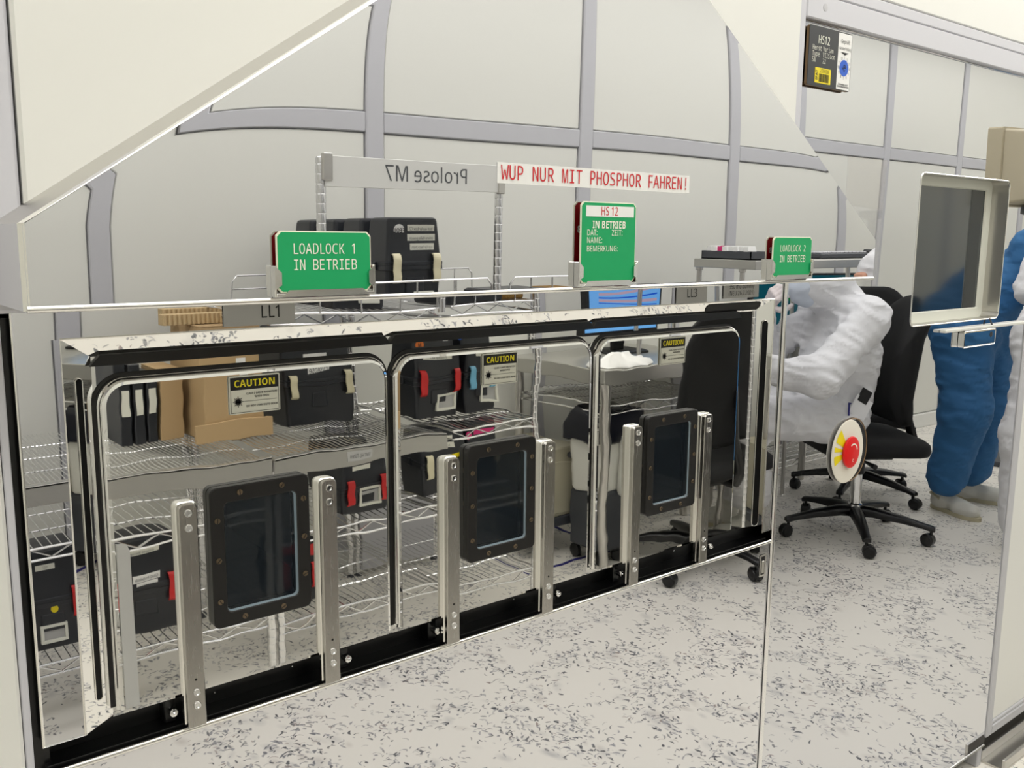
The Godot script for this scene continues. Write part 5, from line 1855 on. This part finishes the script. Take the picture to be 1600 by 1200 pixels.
# face with eyes, nose and mask looking along «look»; the hood is part of the suit
func face(t: Node3D, c: Vector3, look: Vector3) -> void:
	var d := look.normalized()
	var s := d.cross(Vector3.UP).normalized()
	var u := s.cross(d)
	var b := mb(M.skin)
	body(b, [[c + d * 0.036 + u * 0.02, c + d * 0.036 - u * 0.04, 0.044, 0.044], [c + d * 0.10 + u * 0.012, c + d * 0.118 - u * 0.016, 0.010, 0.014], [c + d * 0.085 + u * 0.030 - s * 0.025, c + d * 0.085 + u * 0.030 + s * 0.025, 0.014, 0.014], [c + d * 0.09 - u * 0.045 - s * 0.014, c + d * 0.09 - u * 0.045 + s * 0.014, 0.009, 0.009]], 0.006, 0.015)
	put(b, "face", t)
	for e in [-1, 1]:
		b = mb(M.eye_dark, true)
		b.lathe(c + d * 0.080 + u * 0.018 + s * 0.030 * e, d, [[0.0, 0.0], [0.008, 0.003], [0.006, 0.009], [0.0, 0.011]], 12)
		put(b, "eye", t)
	b = mb(M.mask)
	body(b, [[c + d * 0.060 - u * 0.022, c + d * 0.056 - u * 0.060, 0.064, 0.052], [c + d * 0.105 - u * 0.012, c + d * 0.10 - u * 0.05, 0.024, 0.026]], 0.007, 0.025, 0.002)
	put(b, "mask", t)

func v(x: float, y: float, z: float) -> Vector3:
	return Vector3(x, y, z)

func people() -> void:
	# seated worker, facing -x in his own axes
	var t := thing("person", "person in white coverall and hood sitting at the bench, hand at chin", "person", Vector3(3.49, 0, 1.27), 0.45)
	var b := mb(M.suit_white)
	body(b, [
		[v(-0.01, 0.575, -0.10), v(-0.01, 0.575, 0.10), 0.118, 0.118],
		[v(0.04, 0.60, -0.05), v(0.055, 0.80, -0.06), 0.135, 0.130], [v(0.04, 0.60, 0.05), v(0.055, 0.80, 0.06), 0.135, 0.130],
		[v(-0.02, 0.62, 0.0), v(0.0, 0.78, 0.0), 0.135, 0.125],
		[v(0.055, 0.80, -0.06), v(0.055, 0.95, -0.09), 0.130, 0.105], [v(0.055, 0.80, 0.06), v(0.055, 0.95, 0.09), 0.130, 0.105],
		[v(0.05, 1.00, -0.165), v(0.05, 1.00, 0.165), 0.080, 0.080], [v(0.07, 1.0, -0.08), v(0.07, 1.0, 0.08), 0.09, 0.09],
		[v(0.045, 1.02, 0), v(-0.01, 1.11, 0), 0.085, 0.080],
		[v(-0.045, 1.18, 0), v(-0.07, 1.17, 0), 0.118, 0.112], [v(-0.05, 1.09, 0), v(-0.10, 1.085, 0), 0.080, 0.070],
		[v(0.05, 0.985, -0.195), v(-0.20, 0.765, -0.255), 0.090, 0.084], [v(-0.20, 0.765, -0.255), v(-0.44, 0.800, -0.17), 0.082, 0.058],
		[v(0.04, 0.985, 0.195), v(-0.17, 0.80, 0.235), 0.080, 0.066], [v(-0.17, 0.80, 0.235), v(-0.245, 0.99, 0.115), 0.062, 0.042],
		[v(-0.02, 0.565, -0.105), v(-0.42, 0.575, -0.05), 0.112, 0.090], [v(-0.02, 0.565, 0.105), v(-0.38, 0.575, 0.24), 0.112, 0.090],
		[v(-0.42, 0.575, -0.05), v(-0.30, 0.22, 0.06), 0.092, 0.098], [v(-0.38, 0.575, 0.24), v(-0.28, 0.22, 0.30), 0.092, 0.098],
	], 0.0115, 0.050, 0.012, 11)
	put(b, "coverall", t)
	face(t, v(-0.09, 1.15, 0), v(-1, -0.30, 0))
	hand(t, v(-0.250, 1.005, 0.105), v(0.12, 0.75, -0.60), v(1, 0.0, 0.1), v(0.3, 0.3, -1), 0.75, M.glove)
	hand(t, v(-0.46, 0.803, -0.165), v(-1, 0.02, 0.35), v(0, -1, 0), v(0, 0, 1), 0.25, M.glove)
	boot(t, v(-0.22, 0.0, 0.07), v(-0.46, 0.0, 0.11), 0.10)
	boot(t, v(-0.22, 0.0, 0.30), v(-0.45, 0.0, 0.37), 0.10)
	# phone in the hip pocket, pen beside it
	b = mb(M.suit_white)
	b.box(v(0.02, 0.630, -0.222), v(0.09, 0.085, 0.006), 0.002, Basis(Vector3(0, 0, 1), -0.5))
	put(b, "hip_pocket", t)
	b = mb(M.black_matte)
	b.box(v(0.035, 0.675, -0.222), v(0.055, 0.06, 0.010), 0.004, Basis(Vector3(0, 0, 1), -0.5))
	put(b, "pocket_phone", t)
	b = mb(M.tape_blue, true)
	b.tube([v(-0.035, 0.65, -0.232), v(-0.045, 0.655, -0.235), v(-0.040, 0.60, -0.232)], 0.004, 6)
	put(b, "pen", t)
	b = mb(M.ink_grey)
	b.words("MC02", v(0.178, 0.965, -0.06), 0.022, 0.9, Basis(Vector3.UP, PI / 2 + 0.3), sans)
	put(b, "back_print", t)
	print("seated")
	# standing worker in blue
	t = thing("person", "person in loose blue trousers and white strapped boots standing on the floor", "person", Vector3(4.47, 0, 1.10), 0.0)
	b = mb(M.suit_blue)
	body(b, [
		[v(-0.10, 0.90, 0.02), v(0.10, 0.90, 0.02), 0.145, 0.145],
		[v(-0.06, 0.95, 0.02), v(0.12, 1.18, -0.12), 0.14, 0.125], [v(0.06, 0.95, 0.02), v(0.26, 1.18, -0.10), 0.14, 0.125],
		[v(0.06, 1.28, -0.17), v(0.40, 1.28, -0.17), 0.085, 0.085],
		[v(0.24, 1.29, -0.18), v(0.28, 1.34, -0.26), 0.075, 0.075],
		[v(0.31, 1.41, -0.31), v(0.31, 1.41, -0.33), 0.112, 0.105], [v(0.31, 1.34, -0.34), v(0.31, 1.34, -0.33), 0.08, 0.08],
		[v(0.04, 1.27, -0.17), v(-0.01, 1.05, -0.25), 0.078, 0.062], [v(-0.01, 1.05, -0.25), v(0.10, 1.14, -0.40), 0.058, 0.045],
		[v(0.42, 1.27, -0.17), v(0.46, 1.05, -0.25), 0.078, 0.062], [v(0.46, 1.05, -0.25), v(0.40, 1.14, -0.41), 0.058, 0.045],
		[v(-0.10, 0.86, 0.02), v(-0.115, 0.50, -0.03), 0.128, 0.108], [v(-0.115, 0.50, -0.03), v(-0.105, 0.17, 0.04), 0.108, 0.098],
		[v(0.10, 0.86, 0.02), v(0.16, 0.50, 0.0), 0.128, 0.108], [v(0.16, 0.50, 0.0), v(0.20, 0.17, 0.06), 0.108, 0.098],
	], 0.014, 0.05, 0.010, 23)
	put(b, "suit", t)
	face(t, v(0.31, 1.395, -0.35), v(0.0, -0.25, -1))
	hand(t, v(0.105, 1.150, -0.415), v(0.2, 0.5, -1), v(0, -1, 0), v(1, 0, 0), 0.3, M.glove)
	hand(t, v(0.395, 1.150, -0.425), v(-0.2, 0.5, -1), v(0, -1, 0), v(-1, 0, 0), 0.3, M.glove)
	boot(t, v(-0.075, 0.0, 0.115), v(-0.145, 0.0, -0.155), 0.09)
	boot(t, v(0.19, 0.0, 0.13), v(0.26, 0.0, -0.13), 0.09)
	b = mb(M.sole, true)
	b.tube([v(-0.145, 0.070, 0.05), v(-0.125, 0.085, 0.10), v(-0.08, 0.072, 0.128), v(-0.045, 0.085, 0.105), v(-0.050, 0.075, 0.06)], 0.008, 6)
	put(b, "heel_strap", t)
	print("blue")
	# white-gowned worker close to the mirror panel
	t = thing("person", "person in a long white gown standing close to the mirror panel", "person", Vector3(4.06, 0, 0.54), 0.0)
	b = mb(M.suit_white)
	body(b, [
		[v(0.0, 0.92, -0.09), v(0.0, 0.92, 0.09), 0.145, 0.145],
		[v(0.0, 0.98, -0.06), v(0.10, 1.22, -0.07), 0.14, 0.125], [v(0.0, 0.98, 0.06), v(0.10, 1.22, 0.07), 0.14, 0.125],
		[v(0.18, 1.36, -0.17), v(0.18, 1.36, 0.17), 0.085, 0.085],
		[v(0.19, 1.38, 0), v(0.26, 1.46, 0), 0.075, 0.075],
		[v(0.32, 1.56, 0), v(0.33, 1.56, 0), 0.115, 0.108], [v(0.35, 1.48, 0), v(0.34, 1.49, 0), 0.08, 0.08],
		[v(0.18, 1.35, -0.20), v(0.14, 1.10, -0.25), 0.078, 0.062], [v(0.14, 1.10, -0.25), v(0.34, 1.03, -0.20), 0.060, 0.046],
		[v(0.18, 1.35, 0.20), v(0.14, 1.10, 0.25), 0.078, 0.062], [v(0.14, 1.10, 0.25), v(0.34, 1.00, 0.22), 0.060, 0.046],
		[v(0.0, 0.88, -0.09), v(0.0, 0.50, -0.10), 0.135, 0.125], [v(0.0, 0.50, -0.10), v(0.02, 0.14, -0.10), 0.125, 0.120],
		[v(0.0, 0.88, 0.09), v(-0.02, 0.50, 0.10), 0.135, 0.125], [v(-0.02, 0.50, 0.10), v(0.02, 0.14, 0.10), 0.125, 0.120],
	], 0.014, 0.05, 0.010, 37)
	put(b, "gown", t)
	face(t, v(0.365, 1.54, 0), v(1, -0.25, 0))
	hand(t, v(0.355, 1.025, -0.195), v(1, -0.2, 0.1), v(0, -1, 0), v(0, 0, 1), 0.3, M.glove)
	hand(t, v(0.355, 0.995, 0.22), v(1, -0.2, -0.1), v(0, -1, 0), v(0, 0, -1), 0.3, M.glove)
	boot(t, v(-0.06, 0.0, -0.10), v(0.21, 0.0, -0.12), 0.05)
	boot(t, v(-0.06, 0.0, 0.10), v(0.21, 0.0, 0.12), 0.05)
